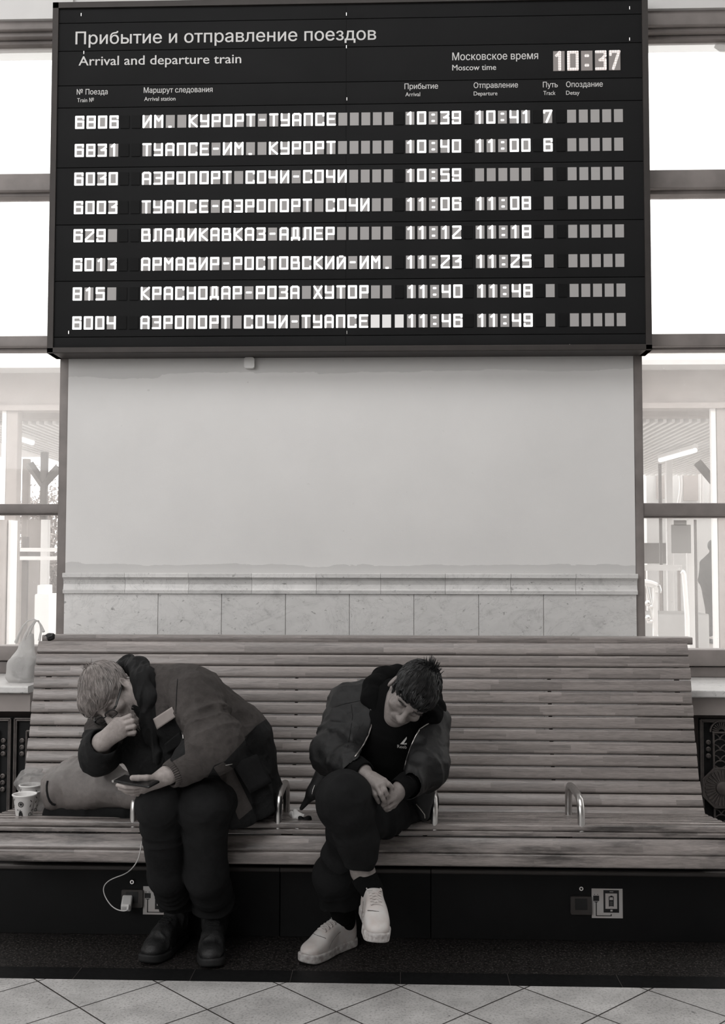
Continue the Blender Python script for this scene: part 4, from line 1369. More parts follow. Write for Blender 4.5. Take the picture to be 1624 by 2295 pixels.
M['bag_film'] = mat_thin('thin_white_bag_plastic', 0.22, 0.70, 0.75)
M['clear_film'] = mat_thin('crinkled_clear_plastic', 0.55, 0.6, 0.6, 0.2, 90, 0.9)
M['sack'] = fabric('grey_nylon_sack', 0.14, 0.34, 0.3, 700, 0.4, 0.6, crease=0.8)
M['black_cloth'] = fabric('black_bag_cloth', 0.012, 0.8, 0.3)
M['cup'] = plain('white_card_cup', 0.72, 0.55, 0, 0.3, var=0.03)
M['cup_print'] = plain('dark_cup_print', 0.03, 0.6, 0, 0.2)

# white carrier bag on the left window board
YBAG = 4.42
zsill = at(60, 1538, 4.25)[2]
bp = lambda x, y, Y=YBAG: at(x, y, Y)
bag = empty('carrier_bag', (bp(50, 1500)[0], YBAG, zsill), 'thin white plastic carrier bag standing on the left window sill', 'plastic bag')
b0, b1 = bp(18, 1500), bp(84, 1500)
cx = (b0[0] + b1[0]) / 2; hw = (b1[0] - b0[0]) / 2
zt_ = bp(50, 1432)[2]
bf = Field()
zl = zsill + 0.03
bf.u(rbx((cx, YBAG, zl + 0.015), (hw * 0.98, 0.055, 0.045), 0.025), 0)
bf.u(rc((cx, YBAG, zl + 0.02), (cx + 0.018, YBAG, zt_ + 0.01), hw * 0.88, hw * 0.36), 0.06)
bf.i(rbx((cx, YBAG, zl + 0.06), (hw, 0.062, 0.19), 0.02), 0.02)
bf.s(ell((cx - 0.004, YBAG, zt_ + 0.045), (0.03, 0.10, 0.055)), 0.015)
bf.disp(noise_disp(0.004, 28, 3, (1, 1, 0.5), True)); bf.disp(noise_disp(0.006, 11, 5, (1.3, 1, 0.5)))
sdf_mesh('bag_body', bf, (cx - hw - 0.03, YBAG - 0.09, zsill - 0.02), (cx + hw + 0.03, YBAG + 0.09, zt_ + 0.06), 0.0045, M['bag_film'], bag)
ct = Field().u(rbx((cx + 0.005, YBAG + 0.005, zsill + 0.055), (hw * 0.80, 0.04, 0.045), 0.03), 0).disp(noise_disp(0.006, 22, 8))
sdf_mesh('contents', ct, (cx - hw, YBAG - 0.07, zsill - 0.01), (cx + hw, YBAG + 0.07, zsill + 0.13), 0.006, plain('bag_contents', 0.05, 0.8), bag)
for pts_ in ([(36, 1440), (41, 1425), (50, 1405), (62, 1392), (76, 1388), (86, 1393), (92, 1402), (98, 1416)], [(58, 1442), (64, 1425), (72, 1405), (80, 1392), (86, 1391), (90, 1400), (92, 1414), (88, 1436)],
             [(52, 1440), (56, 1425), (66, 1406), (78, 1391)]):
    MB().tube([bp(x, y, YBAG - 0.012 * math.sin(i)) for i, (x, y) in enumerate(pts_)], [0.008, 0.006, 0.0045, 0.0035, 0.003, 0.0035, 0.0045, 0.006][:len(pts_)], 8).build('handle', M['bag_film'], bag)

# paper cups
def cup(px, py_rim, w_px, Y, label, stack=1, prints=True):
    r1 = w_px / 2 * Y / F
    c = at(px, py_rim, Y)
    zb_ = float(np.interp(Y, [p_[0] for p_ in sorted(pts)], [p_[1] for p_ in sorted(pts)])) + 0.001
    h = c[2] - zb_
    out = []
    for s_ in range(stack):
        hh_ = h if stack == 1 else (h - 0.022 if s_ == 0 else h)
        bz = zb_ if s_ == 0 else zb_ + 0.022
        r = empty('paper_cup', (c[0], Y, bz), label[s_], 'paper cup', 'paper coffee cups')
        top = zb_ + hh_
        H_ = top - bz
        rb = r1 * 0.64
        prof_ = [(0, 0.004), (rb - 0.002, 0.004), (rb, 0.0), (r1 - 0.002, H_ - 0.004), (r1 - 0.001, H_ - 0.003), (r1 + 0.0015, H_ - 0.003), (r1 + 0.002, H_), (r1, H_ + 0.0015), (r1 - 0.003, H_), (rb - 0.003, 0.006), (0, 0.0055)]
        MB().lathe(prof_, (c[0], Y, bz), seg=40).build('shell', M['cup'], r)
        MB().tube([(c[0] + (r1 + 0.0005) * math.cos(k * math.pi / 20), Y + (r1 + 0.0005) * math.sin(k * math.pi / 20), top) for k in range(40)], 0.0022, 8, True).build('rim', M['cup'], r)
        pr = MB()
        def mark(poly, u0, v0, sc):
            vs = []
            for (u, v) in poly:
                z_ = (v0 + v * sc) * H_
                rr = rb + (r1 - rb) * (v0 + v * sc) + 0.0007
                th = -math.pi / 2 + (u0 + u * sc) * H_ / rr
                vs.append((c[0] + rr * math.cos(th), Y + rr * math.sin(th), bz + z_))
            pr.add(vs, [tuple(range(len(vs)))])
        circ = lambda R_, n=14, a0=0, a1=2 * math.pi, cu=0, cv=0: [(cu + R_ * math.cos(a0 + (a1 - a0) * k / n), cv + R_ * math.sin(a0 + (a1 - a0) * k / n)) for k in range(n + (0 if a1 - a0 > 6.2 else 1))]
        ring = lambda R_, r_, n=16: [[(R_ * math.cos(2 * math.pi * k / n), R_ * math.sin(2 * math.pi * k / n)), (R_ * math.cos(2 * math.pi * (k + 1) / n), R_ * math.sin(2 * math.pi * (k + 1) / n)),
                                     (r_ * math.cos(2 * math.pi * (k + 1) / n), r_ * math.sin(2 * math.pi * (k + 1) / n)), (r_ * math.cos(2 * math.pi * k / n), r_ * math.sin(2 * math.pi * k / n))] for k in range(n)]
        rect = lambda u0, v0, u1, v1: [(u0, v0), (u1, v0), (u1, v1), (u0, v1)]
        # coffee grinder
        for q_ in (rect(-.5, -.6, .5, 0), rect(-.62, -.75, .62, -.6), [(-.5, 0), (.5, 0), (.25, .35), (-.25, .35)], [(-.45, .35), (.45, .35), (.3, .6), (-.3, .6)], rect(-.06, .6, .06, .9), rect(-.9, .82, .06, .92), rect(-.95, .7, -.85, 1.05)):
            mark(q_, -0.02, 0.36, 0.15)
        for q_ in ring(1, .72): mark(q_, 0.0, 0.70, 0.105)
        mark(circ(.5, 10, 0, 2 * math.pi, 0.05, 0.05), 0.0, 0.70, 0.105)
        for k, (u, v, a) in enumerate(((-0.42, 0.78, 0.6), (-0.30, 0.86, 1.0), (-0.36, 0.62, 0.2), (-0.36, 0.25, 1.2), (0.40, 0.80, 2.2), (0.36, 0.62, 1.1), (0.44, 0.45, 0.4), (-0.5, 0.45, 2.0))):
            ca, sa = math.cos(a), math.sin(a)
            el = [(x * ca - y * sa, x * sa + y * ca) for x, y in [(1.0, 0), (.5, .28), (-.4, .3), (-1, 0), (-.4, -.12), (.5, -.1)]]
            mark(el, u, v, 0.07)
        for q_ in ring(.8, .55): mark(q_, 0.33, 0.30, 0.09)
        pr.build('printed_doodles', M['cup_print'], r, False)
cup(55, 1780, 51, 3.655, ['white printed paper coffee cup nearest the left front of the bench'])
cup(68, 1759, 47, 3.79, ['lower paper cup of the nested pair behind the front cup', 'upper paper cup nested in another behind the front cup'], 2)

# crumpled clear plastic bag behind the cups
f_ = Field()
cc = at(88, 1790, 3.80)
f_.u(rbx((cc[0], 3.83, 0.46), (0.075, 0.035, 0.075), 0.03), 0)
f_.u(ell(at(75, 1752, 3.84), (0.055, 0.03, 0.03)), 0.03)
f_.disp(noise_disp(0.012, 24, 4, ridge=True)); f_.disp(noise_disp(0.006, 60, 5, ridge=True))
o = sdf_mesh('clear_plastic_bag', f_, (cc[0] - 0.13, 3.77, 0.36), (cc[0] + 0.13, 3.90, 0.57), 0.005, M['clear_film'])
tag(o, 'crumpled clear plastic bag squeezed between cups and grey sack', 'plastic bag')

# grey stuffed sack and the black bag under it
YK = 3.70
sk = empty('stuffed_sack', (at(200, 1800, YK)[0], YK, 0.42), 'grey nylon stuffed sack with dark piped end, lying under the bent elbow', 'sack')
a, b = at(112, 1765, YK), at(300, 1765, YK)
f_ = Field()
f_.u(rc(at(140, 1768, YK), at(300, 1772, 3.62), 0.070, 0.058), 0)
f_.u(rc(at(165, 1742, YK), at(240, 1738, 3.68), 0.052, 0.055), 0.05)
f_.u(rc(at(178, 1712, YK + 0.02), at(190, 1730, 3.70), 0.025, 0.04), 0.05)
f_.u(rbx(at(122, 1772, YK), (0.020, 0.062, 0.055), 0.018), 0.03)
f_.disp(noise_disp(0.0055, 12, 2, (1.6, 1, 0.6), True)); f_.disp(noise_disp(0.0022, 30, 6, (1.4, 1, 0.6), True)); f_.disp(noise_disp(0.012, 7, 9))
sob = sdf_mesh('sack_body', f_, (a[0] - 0.06, YK - 0.16, 0.36), (b[0] + 0.1, YK + 0.14, 0.70), 0.005, M['sack'], sk)
tre = bvh(sob)
pip = [q for q in (on_surface(tre, x, y, 0.001) for x, y in ((107, 1750), (105, 1760), (105, 1772), (107, 1784), (111, 1795), (117, 1802), (124, 1804))) if q is not None]
if len(pip) > 2: MB().tube(pip, 0.004, 8).build('piping', M['black_cloth'], sk)
f_ = Field()
f_.u(rc(at(126, 1822, YK - 0.01), at(300, 1815, 3.66), 0.036, 0.040), 0)
f_.disp(noise_disp(0.012, 14, 12, (1, 1, 1), True))
o = sdf_mesh('flat_bag', f_, (at(100, 1800, YK)[0], YK - 0.14, 0.36), (b[0] + 0.1, YK + 0.12, 0.52), 0.006, M['black_cloth'])
tag(o, 'flat black cloth bag squashed under the grey sack', 'bag')

# litter stuck in the backrest gaps
f_ = Field().u(rbx(at(113, 1428, 4.115), (0.016, 0.012, 0.011), 0.006), 0).disp(noise_disp(0.006, 70, 3, ridge=True))
o = sdf_mesh('crumpled_wrapper', f_, at(113, 1428, 4.115) - 0.035, at(113, 1428, 4.115) + 0.035, 0.0025, M['black']); tag(o, 'dark crumpled wrapper stuck under the top rail at its left end', 'wrapper')
ci = empty('lighter', at(115, 1459, 4.08), 'small lighter wedged in the gap below the uppermost slat', 'lighter')
MB().tube([at(98, 1459, 4.075), at(122, 1459, 4.075)], 0.0055, 10).build('body', M['steel'], ci)
MB().tube([at(122, 1459, 4.075), at(132, 1459, 4.075)], 0.0058, 10).build('cap', M['black'], ci)
# papers and glove beside the second armrest
Yp = 3.60
zp = float(np.interp(3.6, sorted(p_[0] for p_ in pts), [p_[1] for p_ in sorted(pts)])) + 0.003
mbp = MB()
base_ = [at(633, 1838, 3.56), at(668, 1841, 3.55), at(702, 1829, 3.66), at(655, 1824, 3.70)]
gp = 8
vs, fs = [], []
for i in range(gp + 1):
    for j in range(gp + 1):
        u, v = i / gp, j / gp
        q_ = (1 - u) * (1 - v) * base_[0] + u * (1 - v) * base_[1] + u * v * base_[2] + (1 - u) * v * base_[3]
        vs.append((q_[0], q_[1], float(np.interp(q_[1], [p_[0] for p_ in sorted(pts)], [p_[1] for p_ in sorted(pts)])) + 0.006 + 0.004 * math.sin(5 * u + 3 * v) + 0.0015 * math.sin(13 * v - 7 * u)))
for i in range(gp):
    for j in range(gp):
        k = i * (gp + 1) + j
        fs.append((k, k + gp + 1, k + gp + 2, k + 1))
mbp.add(vs, fs)
o = mbp.build('paper_napkin', M['paper'])
so_ = o.modifiers.new('thick', 'SOLIDIFY'); so_.thickness = 0.0012
tag(o, 'flat white paper napkin lying on the seat between the two men', 'napkin')
c0 = at(664, 1822, 3.66)
f_ = Field().u(rbx((c0[0], 3.66, zp + 0.019), (0.018, 0.015, 0.009), 0.005, basis((0.6, 1, 0.3), (0.3, 0, 1))), 0).disp(noise_disp(0.008, 45, 3, ridge=True))
o = sdf_mesh('crumpled_tissue', f_, (c0[0] - 0.06, 3.60, zp - 0.02), (c0[0] + 0.06, 3.72, zp + 0.07), 0.003, M['paper']); tag(o, 'crumpled white tissue on top of the paper napkin', 'tissue')
c0 = at(683, 1824, 3.62)
o = MB().tube([(c0[0] + 0.017 * math.cos(k * math.pi / 8), 3.62 + 0.012 * math.sin(k * math.pi / 8), zp + 0.018 + 0.004 * math.sin(k)) for k in range(16)], 0.007, 8, True).build('cloth_ring', M['black_cloth'])
tag(o, 'dark rolled cloth ring lying on the paper napkin', 'cloth')

# phone charger in the left socket, its white lead running up behind the leg
pc = at(289, 2018, YP)
ch = empty('phone_charger', (pc[0], YP - 0.03, pc[2]), 'white phone charger plug in the left socket with its white lead', 'phone charger')
R_ = basis((0.1, -0.85, -0.45), (0.12, -0.45, 0.85))
f_ = Field().u(rbx((pc[0], YP - 0.030, pc[2]), (0.018, 0.026, 0.015), 0.006, R_), 0)
sdf_mesh('plug', f_, (pc[0] - 0.05, YP - 0.08, pc[2] - 0.05), (pc[0] + 0.05, YP + 0.01, pc[2] + 0.05), 0.002, M['white'], ch)
MB().tube([at(288, 2028, YP - 0.055), at(286, 2040, YP - 0.068)], 0.0045, 10).build('connector', M['white'], ch)
cab = [(286, 2038, -.066), (283, 2041, -.07), (276, 2042, -.07), (262, 2039, -.06), (250, 2031, -.05), (240, 2018, -.045), (234, 2006, -.04), (231, 1994, -.04), (234, 1983, -.045), (243, 1974, -.05), (257, 1967, -.06), (275, 1961, -.07), (288, 1954, -.13), (300, 1942, -.19), (310, 1926, -.235), (314, 1908, -.25), (317, 1890, -.26), (322, 1872, -.30), (330, 1850, -.32)]
P = np.array([at(x, y, YP + d_) for x, y, d_ in cab]); s_ = np.arange(len(P)); ss = np.linspace(0, len(P) - 1, 90)
Q = np.stack([np.interp(ss, s_, P[:, i]) for i in range(3)], -1)
for _ in range(6): Q[1:-1] = (Q[:-2] + 2 * Q[1:-1] + Q[2:]) / 4
MB().tube(Q, 0.0018, 8).build('lead', M['white'], ch)

# ================================================================== the two men
M['skin_old'] = None
def skin(name, v, spec=0.35):
    t = NT(name)
    p = t.pos()
    c = t.ramp(t.noise(p, 35, 4, 0.6), [(0.3, v * 0.82), (0.7, v * 1.1)])
    c = t.mul(c, t.nramp(t.noise(p, 130, 3, 0.6), [(0.3, 0.86), (0.6, 1.0)]))
    t.bump(t.noise(p, 380, 3, 0.6), 0.12, 0.003)
    t.b.inputs['Subsurface Weight'].default_value = 0.0
    return t.set(c, 0.5, 0, spec)
def hairmat(name, v, var=0.5):
    t = NT(name)
    c = t.ramp(t.noise(t.pos(), 45, 4, 0.6), [(0.3, v * (1 - var)), (0.7, v * (1 + var))])
    return t.set(c, 0.45, 0, 0.4)
M['skin1'] = skin('weathered_skin', 0.30)
M['skin2'] = skin('tanned_skin', 0.20)
M['hair1'] = hairmat('grey_hair', 0.20, 0.35)
M['beard1'] = hairmat('grey_beard', 0.22, 0.5)
M['hair2'] = hairmat('black_hair', 0.008, 0.5)
M['coat_light'] = fabric('coat_upper_cloth', 0.066, 0.85, 0.22, 800, 0.3, 0.2, crease=1.5)
M['coat_dark'] = fabric('coat_lower_cloth', 0.016, 0.9, 0.25, 800, 0.3, 0.15, crease=1.5)
M['coat_band'] = fabric('coat_band_cloth', 0.075, 0.85, 0.2, 800, 0.3, 0.2, crease=1.0)
def panelled(name, base, panels):
    t = NT(name)
    p = t.pos()
    def cl(v):
        return t.mul(t.ramp(t.noise(p, 9, 5, 0.6), [(0.28, v * 0.75), (0.72, v * 1.25)]), t.nramp(t.noise(p, 70, 3, 0.6), [(0.3, 0.8), (0.7, 1.0)]))
    c = cl(base)
    for at_, v in panels:
        n_ = t.n('ShaderNodeAttribute', attribute_name=at_)
        c = t.mix(t.math('GREATER_THAN', n_.outputs['Fac'], 0.0), c, cl(v))
    cr = t.noise(p, 28, 3, 0.5, 1.5); cr2 = t.noise(p, 11, 3, 0.5, 2.0)
    t.bump(t.math('ADD', t.noise(p, 800, 2), t.math('ADD', t.math('MULTIPLY', cr, 1.6), t.math('MULTIPLY', cr2, 3.5))), 0.6, 0.01)
    return t.set(c, 0.85, 0, 0.2)
M['coat'] = panelled('two_tone_coat_cloth', 0.070, [('zone_low', 0.016), ('zone_band', 0.080), ('zone_front', 0.010), ('zone_placket', 0.016), ('zone_sleeve', 0.016)])
M['coat_collar'] = fabric('coat_collar_cloth', 0.010, 0.85, 0.4, 600, 0.3, 0.25, crease=1.5)
M['trouser1'] = fabric('dark_work_trousers', 0.014, 0.9, 0.3, 900, 0.35, 0.15, crease=1.6)
M['trouser2'] = fabric('black_trousers', 0.011, 0.9, 0.3, 900, 0.35, 0.12, crease=1.2)
M['jacket2'] = fabric('worn_leather_jacket', 0.011, 0.5, 0.5, 500, 0.3, 0.25, crease=1.8)
M['sweater2'] = fabric('black_sweater', 0.0045, 0.95, 0.2, 900, 0.2, 0.08)
M['rib2'] = fabric('black_rib_knit', 0.005, 0.95, 0.2, 900, 0.3, 0.08)
M['badge'] = plain('reflective_patch', 0.34, 0.5, 0, 0.4, var=0.08)
M['boot'] = fabric('worn_black_boot_leather', 0.016, 0.5, 0.5, 400, 0.35, 0.4, crease=1.5)
M['boot_sole'] = plain('boot_sole_rubber', 0.012, 0.7)
M['sneaker'] = plain('white_sneaker_leather', 0.45, 0.5, 0, 0.35, var=0.08, scale=30, bump=0.05)
M['sneaker_sole'] = plain('scuffed_white_sole', 0.36, 0.65, 0, 0.3, var=0.35, scale=70)
M['lace'] = fabric('flat_lace', 0.5, 0.8, 0.15)
M['phone'] = plain('phone_glass', 0.01, 0.2, 0, 0.5)
M['gold'] = plain('zip_teeth_metal', 0.42, 0.35, 0.8, var=0.2, scale=300)
M['lens'] = mat_thin('spectacle_lens', 0.82, 0.02, 0.02, 0.05, 1, 0.0, 0.8)

def local(c, B, s=1.0):
    c = np.array(c, float)
    return lambda x, y, z: c + B @ (np.array([x, y, z], float) * s)

I3 = np.eye(3)
V3 = lambda x, y, z: np.array([x, y, z], float)
def framed(fl, c, B, s=1.0, rad=0.17):
    """a field built in head axes, placed in the world"""
    c, B = A(c), np.array(B, dtype=np.float32)
    def fn(P):
        return fl(((np.asarray(P, np.float32) - c) @ B) / s) * s
    fn.bs = (c, rad * s)
    return fn

def head_field(s=1):
    f = Field()
    p, B = V3, I3
    f.u(ell(p(0, -0.016, 0.045), (0.073, 0.094, 0.082), B), 0.02)
    f.u(ell(p(0, 0.030, 0.0), (0.062, 0.062, 0.085), B), 0.03)
    f.u(ell(p(0, 0.040, -0.055), (0.048, 0.050, 0.055), B), 0.03)
    f.u(rc(p(-0.052, 0.008, -0.045), p(-0.018, 0.068, -0.092), 0.020, 0.018), 0.03)
    f.u(rc(p(0.052, 0.008, -0.045), p(0.018, 0.068, -0.092), 0.020, 0.018), 0.03)
    f.u(ell(p(0, 0.076, -0.094), (0.022, 0.018, 0.018), B), 0.02)
    for s in (-1, 1):
        f.u(rc(p(s * 0.012, 0.090, 0.026), p(s * 0.048, 0.074, 0.026), 0.011, 0.009), 0.018)     # brow
        f.u(ell(p(s * 0.046, 0.066, -0.022), (0.022, 0.020, 0.018), B), 0.02)                  # cheekbone
        f.s(ell(p(s * 0.031, 0.098, 0.004), (0.019, 0.018, 0.012), B), 0.014)                   # socket
        f.u(ell(p(s * 0.031, 0.078, 0.003), (0.0145, 0.0120, 0.0125), B), 0.004)                # closed lid
        f.u(rc(p(s * 0.019, 0.0865, -0.003), p(s * 0.043, 0.080, -0.004), 0.0022), 0.004)       # lash line
        Re = np.array(Matrix.Rotation(s * -0.35, 3, 'Z') @ Matrix.Rotation(0.2, 3, 'X'))
        f.u(ell(p(s * 0.083, -0.014, -0.002), (0.010, 0.022, 0.034), Re), 0.008)                 # ear
        f.s(ell(p(s * 0.0935, -0.009, 0.004), (0.008, 0.012, 0.020), Re), 0.004)
        f.u(ell(p(s * 0.086, -0.004, -0.004), (0.004, 0.004, 0.007), Re), 0.003)
        f.u(rc(p(s * 0.014, 0.108, -0.030), p(s * 0.010, 0.112, -0.030), 0.0085), 0.008)        # nostril wing
        f.s(ell(p(s * 0.0075, 0.114, -0.0395), (0.0035, 0.005, 0.004), B), 0.002)
        f.s(rc(p(s * 0.024, 0.094, -0.030), p(s * 0.034, 0.082, -0.056), 0.002), 0.010)         # cheek fold
    f.u(rc(p(0, 0.094, 0.018), p(0, 0.122, -0.026), 0.0085, 0.0125), 0.014)
    f.u(ell(p(0, 0.088, -0.052), (0.026, 0.012, 0.018), B), 0.014)
    f.u(rc(p(-0.020, 0.092, -0.0545), p(0.020, 0.092, -0.0545), 0.0055), 0.006)
    f.u(rc(p(-0.017, 0.091, -0.0665), p(0.017, 0.091, -0.0665), 0.0065), 0.006)
    f.s(rc(p(-0.024, 0.1005, -0.0605), p(0.024, 0.1005, -0.0605), 0.002), 0.004)
    for z_ in (0.048, 0.058, 0.067):
        f.s(rc(p(-0.034, 0.089 - (z_ - .048) * .5, z_), p(0.034, 0.089 - (z_ - .048) * .5, z_), 0.0008), 0.004)   # forehead lines
    return f

def finger(f, pts_, r0, r1, k=0.0035):
    g = Field()
    P = [at(*q) for q in pts_]
    n = len(P) - 1
    for i in range(n):
        g.u(rc(P[i], P[i + 1], r0 + (r1 - r0) * i / n, r0 + (r1 - r0) * (i + 1) / n), 0.003)
    lo_, hi_ = bounds_of(g, 0.0)
    fn = lambda Q: g(Q)
    fn.bs = ((A(lo_) + A(hi_)) / 2, float(np.linalg.norm(hi_ - lo_)) / 2)
    f.u(fn, k)

# the seat of the bench as a solid: sitters are flattened against it
def seat_sdf(P):
    zs_ = 0.4225 - (P[:, 1] - 3.546) * 0.1027
    return np.maximum(np.maximum((P[:, 2] - zs_) * 0.99, 3.519 - P[:, 1]), 0.29 - P[:, 2])

def poly_sd(q, poly):
    poly = np.array(poly, float)
    d = np.full(len(q), 1e9)
    for i in range(len(poly)):
        a, b = poly[i], poly[(i + 1) % len(poly)]
        e_ = b - a
        h = np.clip(((q - a) @ e_) / (e_ @ e_), 0, 1)
        d = np.minimum(d, np.linalg.norm(q - a - h[:, None] * e_, axis=1))
    return np.where(in_poly(q, poly), d, -d)

def zone_attr(o, name, poly, ymax=None):
    me = o.data
    n = len(me.vertices); co = np.zeros(n * 3); me.vertices.foreach_get('co', co); co = co.reshape(-1, 3)
    d = poly_sd(proj(co), poly)
    if ymax is not None: d = np.minimum(d, (ymax - co[:, 1]) * 600)
    a_ = me.attributes.new(name, 'FLOAT', 'POINT')
    a_.data.foreach_set('value', d.astype(np.float32))

def chain(f, pts_, rs, k=0.05, fold=None):
    P = [at(*q) for q in pts_]
    for i in range(len(P) - 1):
        f.u(rc(P[i], P[i + 1], rs[i], rs[i + 1], fold[i] if fold else None), k)

def strands(name, mat, parent, roots, dirs_fn, fld, steps, dl, off, r0, seed=0, gravity=None):
    """locks of hair laid over a field: follow a direction, stay 'off' above the surface"""
    P = np.array(roots, float)
    lines = [P.copy()]
    e = 0.002
    def grad(P):
        g = np.stack([(fld(P + np.eye(3)[i] * e) - fld(P - np.eye(3)[i] * e)) for i in range(3)], -1)
        return g / (np.linalg.norm(g, axis=1)[:, None] + 1e-9)
    for s in range(steps):
        g = grad(P)
        D = dirs_fn(P, s)
        D = D - g * (D * g).sum(1)[:, None] * 0.9
        D /= np.linalg.norm(D, axis=1)[:, None] + 1e-9
        P = P + D * dl
        d = fld(P)[:, None]
        g = grad(P)
        P = P - g * np.clip(d - off(s), -0.02, 0.004)
        lines.append(P.copy())
    L = np.stack(lines, 1)
    mb = MB()
    n = L.shape[1]
    rr = [r0 * (0.7 + 0.3 * math.sin(math.pi * i / (n - 1))) * (1 if i < n - 2 else 0.45) for i in range(n)]
    for l in L: mb.tube(l, rr, 4)
    return mb.build(name, mat, parent)

def fib(n, seed=0):
    i = np.arange(n) + 0.5
    ph = np.arccos(1 - 2 * i / n); th = math.pi * (1 + 5 ** 0.5) * i
    return np.stack([np.cos(th) * np.sin(ph), np.sin(th) * np.sin(ph), np.cos(ph)], -1)

def bounds_of(fns, pad=0.03):
    lo, hi = np.full(3, 9e9), np.full(3, -9e9)
    for op, fn, k in fns.ops:
        if op == 'u' and hasattr(fn, 'bs'):
            lo = np.minimum(lo, fn.bs[0] - fn.bs[1]); hi = np.maximum(hi, fn.bs[0] + fn.bs[1])
    return lo - pad, hi + pad

def shoe_field(kind):
    """shoe in its own frame: y to the toe, z up, heel at y = 0"""
    up, so = Field(), Field()
    def sole_outline(P):
        x, y = P[:, 0], P[:, 1]
        c = [(0.0, 0.040, 0.036), (0.004, 0.12, 0.036), (0.004, 0.195, 0.047), (0.0, 0.238, 0.042)]
        d = np.full(len(P), 9.0, np.float32)
        for (a, b) in zip(c[:-1], c[1:]):
            ba = np.array([b[0] - a[0], b[1] - a[1]]); px_, py_ = x - a[0], y - a[1]
            h = np.clip((px_ * ba[0] + py_ * ba[1]) / (ba @ ba), 0, 1)
            d = np.minimum(d, np.hypot(px_ - ba[0] * h, py_ - ba[1] * h) - (a[2] + (b[2] - a[2]) * h))
        return d
    th = 0.030 if kind == 'sneaker' else 0.026
    def sole(P):
        d2 = sole_outline(P)
        dz = np.abs(P[:, 2] - th / 2 - 0.010 * np.clip((P[:, 1] - 0.22) / 0.06, 0, 1) ** 2) - th / 2
        q = np.stack([d2 + 0.006, dz + 0.006], -1)
        return np.sqrt((np.maximum(q, 0) ** 2).sum(1)) + np.minimum(q.max(1), 0) - 0.006
    so.u(sole, 0)
    up.u(rc((0, 0.040, 0.045), (0, 0.046, 0.088), 0.036, 0.033), 0.01)
    up.u(rc((0, 0.06, 0.055), (0.002, 0.15, 0.050), 0.037, 0.040), 0.03)
    up.u(rc((0, 0.085, 0.085), (0.002, 0.17, 0.056), 0.031, 0.034), 0.025)
    up.u(ell((0.002, 0.205, 0.038), (0.045, 0.066, 0.030)), 0.03)
    up.i(lambda P: sole_outline(P) + 0.003, 0.010)
    if kind == 'sneaker':
        up.s(rc((0, 0.050, 0.10), (0, 0.052, 0.16), 0.0275, 0.033), 0.008)
        up.s(ell((0, 0.055, 0.135), (0.06, 0.05, 0.028)), 0.01)
        pass
    else:
        up.u(rc((0, 0.050, 0.08), (0, 0.055, 0.165), 0.041, 0.044), 0.03)
        up.s(rc((0, 0.055, 0.14), (0, 0.055, 0.20), 0.034, 0.036), 0.006)
        up.disp(noise_disp(0.0022, 42, 3, ridge=True))
        up.u(rc((-0.046, 0.19, 0.030), (0.046, 0.19, 0.030), 0.004), 0.01)
    up.i(lambda P: th * 0.6 - P[:, 2], 0.0)
    return up, so

